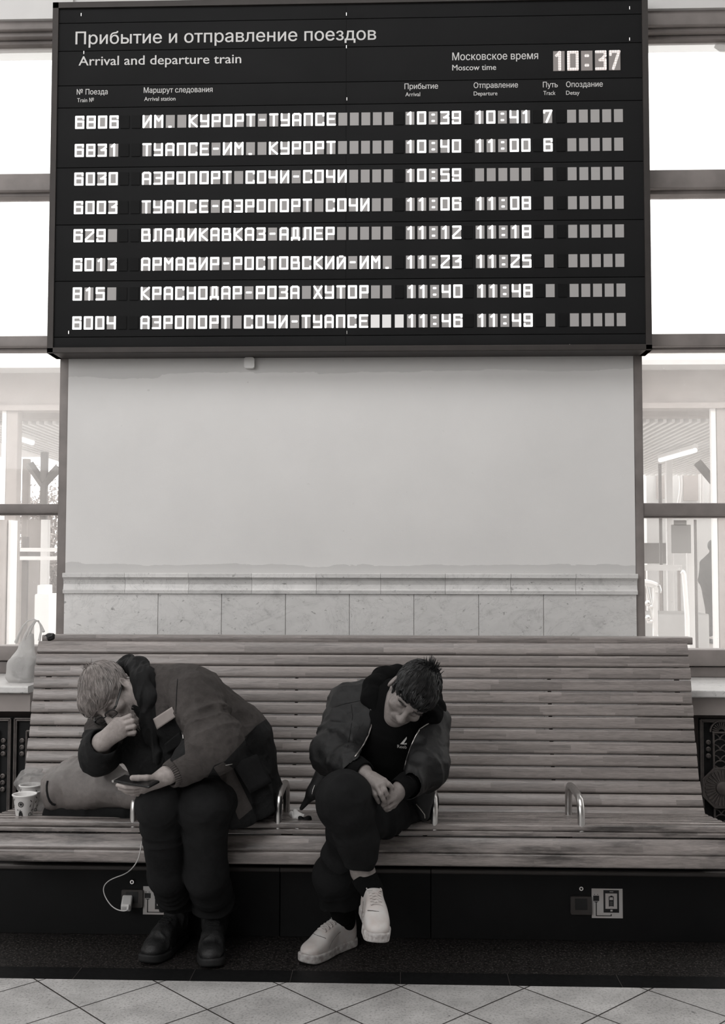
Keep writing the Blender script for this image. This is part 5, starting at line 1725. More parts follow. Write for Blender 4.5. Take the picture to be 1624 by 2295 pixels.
def make_shoe(kind, heel, fwd, upv, mats, parent, mirror=1, sc=1.0):
    B = basis(fwd, upv)
    up, so = shoe_field(kind)
    def w(fl):
        def fn(P):
            q = (np.asarray(P, np.float32) - A(heel)) @ B.astype(np.float32) / sc
            q[:, 0] *= mirror
            return fl(q) * sc
        return fn
    lo = np.array([[x, y, z] for x in (-0.06, 0.06) for y in (-0.01, 0.30) for z in (-0.01, 0.18)]) @ B.T + heel
    lo, hi = lo.min(0), lo.max(0)
    nm = 'sneaker' if kind == 'sneaker' else 'boot'
    P_ = local(heel, B, sc)
    u = sdf_mesh(nm, w(up), lo, hi, 0.0026, mats[0], parent)
    sdf_mesh('sole', w(so), lo, hi, 0.0026, mats[1], u)
    # laces: find the top of the vamp at each crossing
    def top(x, y):
        zs_ = np.linspace(0.105, 0.02, 121)
        d = up(np.stack([np.full(121, x), np.full(121, y), zs_], -1))
        k = np.argmax(d < 0) if (d < 0).any() else 60
        return zs_[k]
    lc = MB()
    ys = [0.098, 0.114, 0.130, 0.146, 0.162, 0.178] if kind == 'sneaker' else [0.10, 0.118, 0.136, 0.154]
    for i, y in enumerate(ys):
        for sgn in ((1, -1) if i < len(ys) - 1 else (1,)):
            pts_ = []
            for k in range(7):
                x = -0.019 + 0.038 * k / 6
                yy = y + (0.015 * k / 6 if sgn > 0 else 0.015 * (1 - k / 6)) * (1 if i < len(ys) - 1 else 0)
                pts_.append(P_(x, yy, top(x, yy) + 0.0022))
            lc.tube(pts_, 0.0024, 6)
    if kind == 'sneaker':
        for s in (-1, 1):   # bow
            lp = []
            for k in range(11):
                th = math.pi * 2 * k / 10
                x, y = s * (0.006 + 0.016 * (1 - math.cos(th)) / 1.0 * 0.6), 0.100 + 0.012 * math.sin(th) - 0.004 * (1 - math.cos(th))
                lp.append(P_(x, y, top(x, y) + 0.005))
            lc.tube(lp, 0.0020, 6)
    lc.build('laces', M['lace'] if kind == 'sneaker' else M['coat_collar'], u)
    if kind == 'sneaker':
        # eyelet stays and dark heel tab
        ht = Field().u(rc((0, 0.022, 0.075), (0, 0.019, 0.098), 0.026, 0.022), 0).i(lambda P: np.abs(up(P) - 0.0) - 0.0022, 0.0).i(lambda P: P[:, 1] - 0.026, 0)
        sdf_mesh('heel_tab', w(ht), lo, hi, 0.0022, M['black'], u)
        st = MB()
        def side(y, z, s):
            xs_ = np.linspace(0.075, 0.0, 151)
            d = up(np.stack([s * xs_, np.full(151, y), np.full(151, z)], -1))
            return s * xs_[np.argmax(d < 0)] if (d < 0).any() else None
        for s in (-1, 1):       # eyestay line running down each side, toe-cap line
            pts_ = [P_(side(y, z, s), y, z) for y, z in ((0.112, 0.074), (0.130, 0.070), (0.148, 0.063), (0.164, 0.056), (0.176, 0.046), (0.180, 0.036)) if side(y, z, s) is not None and abs(side(y, z, s)) < 0.05]
            if len(pts_) > 2: st.tube(pts_, 0.0007, 5)
        pts_ = []
        for k in range(17):
            x = -0.030 + 0.060 * k / 16
            y = 0.190 + 0.012 * (1 - (x / 0.030) ** 2)
            pts_.append(P_(x, y, top(x, y)))
        st.tube(pts_, 0.0011, 5)
        st.build('seam', M['coat_band'], u)
    return u

# ------------------------------------------------------------------ man with beard, spectacles and work coat
man1 = empty('person', (at(450, 1900, 3.6)[0], 3.6, 0.0), 'bearded man in work coat and glasses bent over a phone, fist at mouth', 'person', None)
HB1 = basis((0.0, -0.72, -0.69), (-0.68, -0.5, 0.53))
HC1 = at(249, 1557, 3.50)
HS1 = 0.84
HP1 = local(HC1, HB1, HS1)
# boots
h1 = np.array([at(478, 2100, 3.66)[0], 3.70, 0.002]); t1 = np.array([at(473, 2160, 3.43)[0], 3.43, 0.002])
make_shoe('boot', h1, t1 - h1, (0, 0, 1), (M['boot'], M['boot_sole']), man1)
h2 = np.array([at(412, 2110, 3.72)[0], 3.72, 0.002]); t2 = np.array([at(335, 2140, 3.48)[0], 3.475, 0.002])
make_shoe('boot', h2, t2 - h2, (0, 0, 1), (M['boot'], M['boot_sole']), man1, -1)

def ankle(h, t):
    B = basis(t - h, (0, 0, 1))
    return tuple(local(h, B)(0, 0.054, 0.12))
AK1, AK2 = ankle(h1, t1), ankle(h2, t2)
def pxy(P):
    q = proj(P); return (float(q[0]), float(q[1]), float(P[1]))
b1 = Field()
# trunk, arms and legs of the body, then neck, head and hands
chain(b1, [(540, 1775, 3.70), (495, 1675, 3.64), (410, 1595, 3.56), (330, 1550, 3.51)], [0.11, 0.115, 0.105, 0.06], 0.06)
b1.u(rc(at(410, 1585, 3.50), at(270, 1600, 3.60), 0.06, 0.06), 0.05)
chain(b1, [(425, 1565, 3.46), (485, 1668, 3.36), (385, 1733, 3.27)], [0.05, 0.042, 0.028], 0.02)
chain(b1, [(245, 1612, 3.62), (218, 1692, 3.46), (230, 1664, 3.39)], [0.048, 0.040, 0.028], 0.02)
chain(b1, [(530, 1790, 3.72), (450, 1805, 3.33), pxy(AK1)], [0.07, 0.055, 0.035], 0.02)
chain(b1, [(445, 1795, 3.72), (355, 1800, 3.31), pxy(AK2)], [0.07, 0.055, 0.035], 0.02)
b1.u(rc(HP1(0, -0.035, -0.045), at(330, 1550, 3.52), 0.046, 0.056), 0.03)
b1.u(framed(head_field(), HC1, HB1, HS1), 0.02)
# right fist at the mouth
W1 = at(228, 1663, 3.39)
for (mx, my, my_, r) in ((262, 1618, 3.365, .0155), (270, 1624, 3.36, .015), (274, 1634, 3.36, .0145), (277, 1645, 3.365, .0135)):
    b1.u(rc(W1, at(mx, my, my_), 0.024, r), 0.014)
finger(b1, [(262, 1617, 3.365), (291, 1605, 3.36), (293, 1612, 3.395), (276, 1620, 3.40)], 0.0088, 0.0072)
finger(b1, [(270, 1624, 3.36), (297, 1616, 3.355), (298, 1622, 3.39), (278, 1628, 3.40)], 0.0088, 0.0072)
finger(b1, [(274, 1634, 3.36), (300, 1628, 3.355), (300, 1633, 3.39), (280, 1638, 3.40)], 0.0085, 0.0070)
finger(b1, [(277, 1645, 3.365), (301, 1641, 3.365), (300, 1645, 3.395), (282, 1646, 3.40)], 0.0078, 0.0062)
finger(b1, [(240, 1650, 3.405), (262, 1630, 3.415), (280, 1620, 3.415)], 0.012, 0.009)
# left hand, palm up, holding the telephone
W2 = at(372, 1738, 3.27)
for (mx, my, my_, r) in ((325, 1757, 3.225, .014), (322, 1763, 3.245, .0145), (322, 1768, 3.27, .014), (326, 1771, 3.295, .013)):
    b1.u(rc(W2, at(mx, my, my_), 0.023, r), 0.014)
finger(b1, [(324, 1759, 3.225), (300, 1764, 3.215), (281, 1764, 3.21), (263, 1760, 3.21)], 0.0088, 0.0062)
finger(b1, [(321, 1766, 3.245), (298, 1771, 3.235), (282, 1771, 3.235), (268, 1767, 3.235)], 0.0088, 0.0064)
finger(b1, [(321, 1771, 3.27), (301, 1777, 3.26), (286, 1776, 3.26), (276, 1771, 3.26)], 0.0085, 0.0062)
finger(b1, [(325, 1774, 3.295), (309, 1780, 3.285), (297, 1780, 3.285), (288, 1776, 3.285)], 0.0078, 0.0058)
finger(b1, [(352, 1745, 3.245), (328, 1744, 3.215), (310, 1744, 3.205), (297, 1743.5, 3.20)], 0.0115, 0.0090, 0.006)
b1.s(seat_sdf, 0.002)
lo, hi = bounds_of(b1)
sdf_mesh('body', b1, lo, hi, 0.003, M['skin1'], man1)

# hair, combed forward from the crown
hl = Field()
p = V3
hl.u(ell(p(0, -0.018, 0.046), (0.083, 0.104, 0.092), I3), 0)
hl.u(ell(p(0, 0.045, 0.060), (0.066, 0.052, 0.046), I3), 0.03)
hl.u(ell(p(0.030, 0.070, 0.050), (0.044, 0.040, 0.048), I3), 0.03)          # fringe swept to his right
hl.s(ell(p(-0.012, 0.130, -0.035), (0.078, 0.078, 0.082), I3), 0.012)          # face
for s in (-1, 1):
    hl.s(ell(p(s * 0.085, 0.018, -0.045), (0.045, 0.040, 0.052), I3), 0.010)
    hl.s(ell(p(s * 0.090, -0.014, -0.006), (0.024, 0.028, 0.038), I3), 0.006)
hl.s(rbx(p(0, -0.06, -0.135), (0.12, 0.12, 0.07), 0.01, I3), 0.02)
hl.disp(noise_disp(0.0025, 55, 4, ridge=True))
hr = Field().u(framed(hl, HC1, HB1, HS1), 0)
p = HP1
lo, hi = HC1 - 0.17, HC1 + 0.17
hair1 = sdf_mesh('hair', hr, lo, hi, 0.003, M['hair1'], man1)
rg = np.random.default_rng(3)
U = fib(2800)
rt = np.array([p(0.075 * q[0], -0.018 + 0.095 * q[1], 0.050 + 0.085 * q[2]) for q in U if q[2] > -0.25 and (q[1] < 0.75 or q[2] > 0.0)])
rt = rt + rg.normal(size=rt.shape) * 0.003
crown = p(0.0, -0.055, 0.12)
fwd1 = HB1[:, 1]
def d1_(P, s):
    d = P - crown
    d /= np.linalg.norm(d, axis=1)[:, None] + 1e-6
    return d * 0.8 + fwd1 * 0.55 - HB1[:, 2] * 0.12 * s / 6 + 0.12 * np.stack([vnoise(P * 60 + 3, 1), vnoise(P * 60 + 9, 2), vnoise(P * 60 + 5, 3)], -1)
def keep_scalp(rt, fld, tol=0.006):
    d = fld(rt)
    return rt[np.abs(d) < tol + 0.004]
# project the roots to the surface first
for _ in range(3):
    e = 0.002
    g = np.stack([(hr(rt + np.eye(3)[i] * e) - hr(rt - np.eye(3)[i] * e)) for i in range(3)], -1); g /= np.linalg.norm(g, axis=1)[:, None] + 1e-9
    rt = rt - g * np.clip(hr(rt), -0.01, 0.01)[:, None]
rt = rt[np.abs(hr(rt)) < 0.003]
strands('hair_locks', M['hair1'], hair1, rt, d1_, hr, 9, 0.0068, lambda s: 0.0010 + 0.0005 * s, 0.0009)
# stray tuft on the crown
tf = MB()
for k in range(26):
    a = p(rg.normal() * 0.012, -0.055 + rg.normal() * 0.012, 0.128)
    d = HB1 @ np.array([rg.normal() * 0.5, -0.4 + rg.normal() * 0.4, 0.9])
    tf.tube([a, a + d * 0.012 + np.array([0, 0, .002]), a + d * 0.02 + fwd1 * 0.004], [0.0008, 0.0007, 0.0003], 4)
tf.build('tuft', M['hair1'], hair1)
# beard and moustache
bl_ = Field()
p = V3
bl_.u(rc(p(-0.056, 0.012, -0.050), p(-0.022, 0.076, -0.100), 0.020, 0.021), 0)
bl_.u(rc(p(0.056, 0.012, -0.050), p(0.022, 0.076, -0.100), 0.020, 0.021), 0.02)
bl_.u(ell(p(0, 0.078, -0.115), (0.036, 0.026, 0.034), I3), 0.02)
bl_.u(rc(p(-0.060, 0.020, -0.060), p(-0.030, 0.070, -0.112), 0.024, 0.028), 0.02)
bl_.u(rc(p(-0.026, 0.095, -0.050), p(0, 0.100, -0.043), 0.007, 0.008), 0.006)
bl_.u(rc(p(0.026, 0.095, -0.050), p(0, 0.100, -0.043), 0.007, 0.008), 0.006)
bl_.disp(noise_disp(0.004, 90, 7, ridge=True)); bl_.disp(noise_disp(0.003, 35, 9))
be = Field().u(framed(bl_, HC1, HB1, HS1), 0)
p = HP1
beard = sdf_mesh('beard', be, HC1 - 0.19, HC1 + 0.19, 0.003, M['beard1'], man1)
bs_ = MB()
for k in range(1500):
    s = rg.choice([-1, 1]); t_ = rg.uniform(0, 1)
    q = np.array([s * (0.058 - 0.05 * t_), 0.018 + 0.066 * t_, -0.055 - 0.06 * t_]) + rg.normal(size=3) * 0.011 + np.array([s * 0.012, 0.012, 0])
    d = np.array([s * 0.4 + rg.normal() * 0.4, 0.5 + rg.normal() * 0.3, -0.8])
    a = p(*q); w_ = HB1 @ d / np.linalg.norm(d)
    bs_.tube([a, a + w_ * 0.005, a + w_ * 0.009 + np.array([0, 0, -0.002])], [0.0006, 0.0005, 0.0002], 4)
bs_.build('whiskers', M['beard1'], beard)
# eyebrows
eb = MB()
for k in range(110):
    s = rg.choice([-1, 1]); x = rg.uniform(0.012, 0.050)
    a = p(s * x, 0.1005 - 0.0075 * ((x - 0.012) / 0.038) ** 2 * 1.6, 0.026 + rg.normal() * 0.003)
    w_ = HB1 @ np.array([s * 0.8, 0.1, 0.12 + rg.normal() * 0.12])
    eb.tube([a, a + w_ * 0.008], [0.0006, 0.0003], 4)
eb.build('eyebrows', M['beard1'], man1)
# spectacles
gl_ = MB()
def rim(s):
    out = []
    for k in range(24):
        th = 2 * math.pi * k / 24
        c_, s_ = math.cos(th), math.sin(th)
        x = 0.026 * math.copysign(abs(c_) ** 0.6, c_); z = 0.017 * math.copysign(abs(s_) ** 0.6, s_)
        out.append(p(s * 0.033 + x, 0.112 - 0.10 * abs(s * 0.033 + x) ** 1.4, -0.004 + z))
    return out
for s in (-1, 1): gl_.tube(rim(s), 0.0014, 6, True)
for s in (-1, 1):
    r_ = rim(s); gl_.tube([r_[k % 24] for k in range(2, 11)], 0.0022, 6)
gl_.tube([p(-0.008, 0.114, 0.002), p(0, 0.117, 0.005), p(0.008, 0.114, 0.002)], 0.0018, 6)
for s in (-1, 1):
    gl_.tube([p(s * 0.058, 0.106, 0.004), p(s * 0.070, 0.098, 0.005), p(s * 0.079, 0.04, 0.007), p(s * 0.080, -0.012, 0.008), p(s * 0.079, -0.03, -0.012)], 0.0022, 6, flat=1.6)
spec = gl_.build('glasses', M['black'], man1)
for s in (-1, 1):
    r_ = rim(s)
    MB().add(r_, [tuple(range(24))]).build('lens', M['lens'], spec, False)

# trousers
fo = lambda c0, sp, amp=0.006, fr=34, sd=1: (amp, fr, sd, c0, sp)
legL, legR = Field(), Field()
chain(legL, [(530, 1785, 3.72), (455, 1806, 3.34), (462, 1960, 3.47), (AK1)], [0.098, 0.074, 0.068, 0.063], 0.03, [fo(.9, .5, .007, 30, 2), fo(.1, .6, .009, 30, 3), fo(.9, .6, .010, 26, 4)]) if False else None
def leg(f, hip, knee, shin, ank, r, sd):
    P = [at(*hip), at(*knee), at(*shin), np.array(ank) + np.array([0, 0, 0.005])]
    fl = [fo(.95, .4, .007, 30, sd), fo(.0, .6, .010, 26, sd + 1), fo(.9, .6, .010, 26, sd + 2)]
    for i in range(3): f.u(rc(P[i], P[i + 1], r[i], r[i + 1], fl[i]), 0.03)
leg(legL, (530, 1785, 3.72), (456, 1806, 3.34), (463, 1960, 3.47), AK1, [0.098, 0.073, 0.067, 0.066], 2)
leg(legR, (440, 1790, 3.72), (361, 1800, 3.32), (373, 1960, 3.48), AK2, [0.095, 0.066, 0.058, 0.054], 5)
tr1 = Field().u(legL, 0).u(legR, 0.006)
tr1.u(rc(at(440, 1780, 3.76), at(560, 1780, 3.74), 0.11, 0.11), 0.05)
tr1.disp(noise_disp(0.004, 14, 11, (1, 1, 0.6)))
hz = 0.118
tr1.i(lambda P: hz - P[:, 2], 0.004)
tr1.s(seat_sdf, 0.006)
lo, hi = bounds_of(legL); l2, h2_ = bounds_of(legR); lo = np.minimum(lo, l2); hi = np.maximum(hi, h2_) + 0.06
sdf_mesh('trousers', tr1, lo, hi, 0.0045, M['trouser1'], man1)

# coat
ct1 = Field()
chain(ct1, [(545, 1782, 3.70), (497, 1675, 3.64), (412, 1592, 3.57), (345, 1545, 3.52)], [0.130, 0.155, 0.135, 0.075], 0.07, [fo(.5, .6, .006, 16, 21), fo(.5, .6, .006, 16, 22), fo(.5, .6, .006, 20, 23)])
ct1.u(rc(at(418, 1560, 3.50), at(300, 1580, 3.60), 0.085, 0.075), 0.06)
ct1.u(rc(at(470, 1790, 3.62), at(560, 1800, 3.66), 0.09, 0.095), 0.05)
ct1.u(rc(at(545, 1830, 3.56), at(500, 1740, 3.50), 0.035, 0.06), 0.05)
ct1.u(rc(at(348, 1630, 3.57), at(352, 1700, 3.53), 0.070, 0.072), 0.05)
ct1.u(rc(at(352, 1700, 3.52), at(430, 1770, 3.58), 0.07, 0.09), 0.05)
ct1.u(rc(at(296, 1655, 3.57), at(330, 1725, 3.55), 0.045, 0.06), 0.05)
# front flap lying over the thigh
ct1.u(rc(at(492, 1722, 3.47), at(519, 1845, 3.42), 0.040, 0.020), 0.04).u(rc(at(522, 1735, 3.49), at(552, 1830, 3.46), 0.045, 0.026), 0.04).u(rc(at(560, 1750, 3.54), at(590, 1815, 3.52), 0.06, 0.035), 0.04)
# left sleeve
slv = Field()
chain(slv, [(434, 1562, 3.445), (487, 1668, 3.32), (405, 1723, 3.285)], [0.084, 0.071, 0.047], 0.03, [fo(.9, .5, .016, 22, 31), fo(.15, .6, .014, 22, 32)])
slv.u(rc(at(438, 1668, 3.255), at(505, 1650, 3.275), 0.016, 0.010), 0.02).u(rc(at(440, 1640, 3.29), at(500, 1615, 3.31), 0.016, 0.010), 0.025).u(rc(at(440, 1600, 3.35), at(490, 1590, 3.345), 0.014, 0.010), 0.025)
ct1.u(slv, 0.014)
ct1.ops[-1][1].bs = (A(at(440, 1650, 3.38)), 0.32)
# right sleeve
chain(ct1, [(240, 1612, 3.63), (221, 1694, 3.475), (231, 1668, 3.41)], [0.066, 0.058, 0.054], 0.03, [fo(.8, .5, .008, 28, 33), None])
ct1.disp(noise_disp(0.006, 10, 15)); ct1.disp(noise_disp(0.0065, 16, 18, (1, 1, 0.7), True)); ct1.disp(noise_disp(0.0022, 36, 16, ridge=True))
# open cuff of the right sleeve, front opening, hem
ct1.s(rc(at(231, 1668, 3.41), at(252, 1630, 3.33), 0.044, 0.05), 0.008)
ct1.s(rc(at(398, 1728, 3.28), at(360, 1748, 3.22), 0.036, 0.04), 0.006)
ct1.s(rc(at(322, 1550, 3.48), at(300, 1530, 3.40), 0.05, 0.06), 0.02)
hem = [at(x, y, 3.5) for x, y in ((480, 1760), (528, 1858), (640, 1815), (700, 2000), (300, 2000), (300, 1860), (400, 1800))]
ct1.s(poly_xz(hem, 2.9, 3.80), 0.01)
ct1.s(seat_sdf, 0.006)
lo, hi = bounds_of(ct1)
coat = sdf_mesh('coat', ct1, lo, hi, 0.0042, M['coat'], man1)
zone_attr(coat, 'zone_low', [(572, 1628), (540, 1668), (504, 1706), (480, 1715), (455, 1760), (400, 1900), (760, 1900), (760, 1500)])
zone_attr(coat, 'zone_band', [(478, 1720), (500, 1708), (522, 1722), (566, 1812), (535, 1838), (505, 1760)], 3.68)
zone_attr(coat, 'zone_front', [(285, 1460), (322, 1480), (345, 1540), (352, 1640), (372, 1700), (372, 1800), (240, 1800), (262, 1700), (282, 1640), (290, 1560)])
zone_attr(coat, 'zone_placket', [(340, 1615), (385, 1600), (412, 1650), (415, 1690), (372, 1715), (350, 1660)], 3.62)
zone_attr(coat, 'zone_sleeve', [(160, 1640), (240, 1630), (290, 1690), (290, 1740), (160, 1740)])
# rucked collar and hood edge round the neck
co1 = Field()
cpts = [at(*q) for q in ((268, 1497, 3.60), (288, 1487, 3.60), (308, 1497, 3.54), (324, 1522, 3.475), (333, 1560, 3.455), (338, 1605, 3.46), (344, 1650, 3.46), (354, 1705, 3.45))]
rad = [0.016, 0.022, 0.030, 0.036, 0.034, 0.028, 0.022, 0.016]
for i in range(len(cpts) - 1): co1.u(rc(cpts[i], cpts[i + 1], rad[i], rad[i + 1]), 0.02)
co1.disp(noise_disp(0.007, 42, 41, (1.3, 1, 0.35), True)); co1.disp(noise_disp(0.004, 20, 43))
sdf_mesh('collar', co1, *bounds_of(co1), 0.004, M['coat_collar'], coat)
# ribbed cuff of the left sleeve
ca, cb_ = at(397, 1729, 3.28), at(380, 1738, 3.262)
ax = (cb_ - ca) / np.linalg.norm(cb_ - ca)
cu = MB()
u_ = np.cross(ax, (0, 0, 1)); u_ /= np.linalg.norm(u_); w_ = np.cross(ax, u_)
n = 72
vs, fs = [], []
prof_ = [(0.0, 0.042), (0.006, 0.045), (0.02, 0.043), (0.034, 0.040), (0.037, 0.037), (0.034, 0.034), (0.005, 0.036)]
for (h_, r_) in prof_:
    for k in range(n):
        th = 2 * math.pi * k / n
        rr = r_ + (0.0016 if k % 2 else -0.0016) * (1 if h_ > 0.004 else 0)
        vs.append(ca - ax * 0.006 + ax * h_ + rr * (math.cos(th) * u_ + math.sin(th) * w_))
for i in range(len(prof_) - 1):
    for k in range(n):
        fs.append((i * n + k, i * n + (k + 1) % n, (i + 1) * n + (k + 1) % n, (i + 1) * n + k))
cu.add(vs, fs); cu.build('cuff', M['coat_light'], coat)
tc = bvh(coat)
# reflective patch with a bent corner, pocket flap, zip pull
def patch(poly, name, mat, off, par, nx=10, ny=6, tree_=None):
    (a, b, c_, d_) = [np.array(q, float) for q in poly]
    vs, ok = [], True
    for i in range(nx + 1):
        for j in range(ny + 1):
            u, v = i / nx, j / ny
            q = (1 - u) * (1 - v) * a + u * (1 - v) * b + u * v * c_ + (1 - u) * v * d_
            s = on_surface(tree_ or tc, q[0], q[1], off)
            vs.append(s)
    good = np.array([v for v in vs if v is not None])
    if len(good) < 4: return None
    # stiff cloth: a plane through the surface under it, lifted clear of the bulges
    sel = good[np.abs(good[:, 1] - np.median(good[:, 1])) < 0.05]
    M_ = np.stack([np.ones(len(sel)), sel[:, 0], sel[:, 2]], -1)
    cf = np.linalg.lstsq(M_, sel[:, 1], rcond=None)[0]
    res = M_ @ cf - sel[:, 1]
    lift = float(np.clip(np.percentile(res, 98), 0, 0.035))
    out = []
    for i in range(nx + 1):
        for j in range(ny + 1):
            u, v = i / nx, j / ny
            q = (1 - u) * (1 - v) * a + u * (1 - v) * b + u * v * c_ + (1 - u) * v * d_
            r_ = ray(q[0], q[1]); o_ = np.array([0, 0, CAM_H])
            t_ = (cf[0] + cf[2] * CAM_H) / (r_[1] - cf[1] * r_[0] - cf[2] * r_[2])
            pt = o_ + r_ * t_
            pt = pt - r_ / np.linalg.norm(r_) * (lift + off)
            out.append(pt)
    fs = [(i * (ny + 1) + j, i * (ny + 1) + j + 1, (i + 1) * (ny + 1) + j + 1, (i + 1) * (ny + 1) + j) for i in range(nx) for j in range(ny)]
    o = MB().add(out, fs).build(name, mat, par)
    m_ = o.modifiers.new('thick', 'SOLIDIFY'); m_.thickness = 0.002; m_.offset = 0
    return o
patch([(343, 1611), (385, 1584), (395, 1606), (352, 1635)], 'reflective_patch', M['badge'], 0.004, coat)
patch([(368, 1668), (402, 1640), (416, 1662), (372, 1690)], 'pocket_flap', M['coat_dark'], 0.005, coat)
patch([(520, 1712), (575, 1690), (608, 1755), (560, 1778)], 'side_pocket', M['coat_dark'], 0.004, coat)
zp_ = [on_surface(tc, x, y, 0.004) for x, y in ((408, 1642), (410, 1648), (411, 1656))]
zp_ = [q for q in zp_ if q is not None]
if len(zp_) > 1: MB().tube(zp_, 0.003, 6).build('zip_pull', M['steel'], coat)
def seam(pts_, tree_, par, mat, r=0.0016, off=0.0005, name='seam', every=4):
    P = []
    px_ = np.array(pts_, float)
    s_ = np.arange(len(px_)); ss = np.linspace(0, len(px_) - 1, (len(px_) - 1) * every + 1)
    for x, y in zip(np.interp(ss, s_, px_[:, 0]), np.interp(ss, s_, px_[:, 1])):
        q = on_surface(tree_, x, y, off)
        if q is not None and (not P or np.linalg.norm(q - P[-1]) < 0.09): P.append(q)
    if len(P) > 2: return MB().tube(P, r, 6).build(name, mat, par)
seam([(398, 1522), (396, 1545), (395, 1570), (394, 1600)], tc, coat, M['coat_dark'], name='sleeve_seam')
seam([(572, 1630), (550, 1652), (530, 1672), (508, 1702)], tc, coat, M['coat_collar'], name='panel_seam')
seam([(505, 1715), (520, 1712)], tc, coat, M['steel'], 0.002, 0.002, 'pocket_zip')

# the telephone in his hand
pa, pb = at(253, 1751, 3.22), at(279, 1738, 3.27)
e1 = (pb - pa); wlen = np.linalg.norm(e1); e1 /= wlen
e2 = np.array([1.0, 0.04, 0.02]); e2 -= e1 * (e2 @ e1); e2 /= np.linalg.norm(e2)
n3 = np.cross(e2, e1)
if n3[2] < 0: n3 = -n3
R_ = np.stack([e1, e2, n3], -1)
cen = (pa + pb) / 2 + e2 * 0.068
ph = empty('mobile_phone', cen, 'dark mobile phone held in the left hand of the bearded man', 'phone')
f_ = Field().u(rbx(cen, (wlen / 2, 0.068, 0.0040), 0.0035, R_), 0)
sdf_mesh('case', f_, cen - 0.1, cen + 0.1, 0.0018, M['phone'], ph)
MB().tube([pa - e2 * 0.001, pb - e2 * 0.001], 0.0042, 8).build('metal_edge', M['steel'], ph)
sc_ = [cen + n3 * 0.0042 + e1 * a * (wlen / 2 - 0.003) + e2 * b * 0.064 for a, b in ((-1, -1), (1, -1), (1, 1), (-1, 1))]
MB().add(sc_, [(0, 1, 2, 3)]).build('screen', M['phone'], ph, False)

# ------------------------------------------------------------------ man in the leather jacket
man2 = empty('person', (at(850, 1900, 3.55)[0], 3.55, 0.0), 'dark-haired man in open leather jacket and white sneakers asleep with crossed legs', 'person')
HB2 = basis((-0.2, -0.78, -0.58), (0.56, -0.58, 0.58))
HC2 = at(920, 1557, 3.46)
HS2 = 0.855
HP2 = local(HC2, HB2, HS2)
# sneakers: one flat on the floor, one hanging from the crossed leg
hs1 = np.array([at(792, 2112, 3.68)[0] + 0.004, 3.69, 0.001]); ts1 = np.array([at(686, 2150, 3.49)[0], 3.495, 0.001])
make_shoe('sneaker', hs1, ts1 - hs1, (0.0, 0, 1), (M['sneaker'], M['sneaker_sole']), man2, 1, 0.96)
tB = basis((0.14, -0.98, -0.07), (0.10, -0.07, 0.97))
toe = at(846, 2108, 3.13)
hs2 = toe - tB @ np.array([0.0, 0.25, 0.012])
make_shoe('sneaker', hs2, tB[:, 1], tB[:, 2], (M['sneaker'], M['sneaker_sole']), man2, -1, 0.93)
BS1 = basis(ts1 - hs1, (0, 0, 1))
AS1 = local(hs1, BS1)(0, 0.055, 0.085)
AS2 = local(hs2, tB)(0, 0.055, 0.085)

b2 = Field()
chain(b2, [(860, 1790, 3.70), (862, 1690, 3.62), (875, 1610, 3.58), (890, 1565, 3.55)], [0.11, 0.115, 0.11, 0.06], 0.06)
b2.u(rc(at(790, 1590, 3.60), at(960, 1615, 3.58), 0.055, 0.055), 0.05)
b2.u(rc(HP2(0, -0.035, -0.05), at(888, 1575, 3.56), 0.048, 0.058), 0.03)
chain(b2, [(785, 1582, 3.60), (748, 1690, 3.48), (814, 1731, 3.34)], [0.048, 0.040, 0.027], 0.02)
chain(b2, [(962, 1612, 3.58), (957, 1720, 3.46), (897, 1767, 3.335)], [0.048, 0.040, 0.027], 0.02)
KN2, KN1 = (772, 1795, 3.26), (785, 1852, 3.40)
b2.u(rc(at(795, 1795, 3.66), at(*KN2), 0.07, 0.055), 0.02); b2.u(rc(at(*KN2), at(812, 1952, 3.33), 0.052, 0.034), 0.02); b2.u(rc(at(812, 1952, 3.33), AS2, 0.034, 0.030), 0.02)
b2.u(rc(at(915, 1800, 3.66), at(*KN1), 0.07, 0.055), 0.02); b2.u(rc(at(*KN1), at(748, 1960, 3.50), 0.05, 0.042), 0.02); b2.u(rc(at(748, 1960, 3.50), AS1, 0.042, 0.031), 0.02)
b2.u(framed(head_field(), HC2, HB2, HS2), 0.02)
# right hand laid over the left
W1 = at(813, 1730, 3.335)
for (mx, my, my_, r) in ((857, 1757, 3.275, .0145), (845, 1763, 3.27, .0145), (833, 1764, 3.28, .014), (825, 1762, 3.30, .0125)):
    b2.u(rc(W1, at(mx, my, my_), 0.021, r - 0.003), 0.010)
finger(b2, [(856, 1758, 3.275), (862, 1771, 3.262), (866, 1780, 3.268), (868, 1787, 3.28)], 0.0085, 0.0064)
finger(b2, [(844, 1763, 3.27), (853, 1780, 3.255), (858, 1790, 3.262), (861, 1797, 3.272)], 0.0085, 0.0066)
finger(b2, [(832, 1764, 3.28), (840, 1782, 3.262), (845, 1791, 3.268), (848, 1798, 3.278)], 0.0083, 0.0062)
finger(b2, [(825, 1762, 3.30), (829, 1778, 3.295), (833, 1786, 3.30), (836, 1792, 3.31)], 0.0076, 0.0058)
finger(b2, [(838, 1738, 3.31), (860, 1750, 3.285), (870, 1758, 3.282), (878, 1764, 3.288)], 0.0115, 0.0074, 0.006)
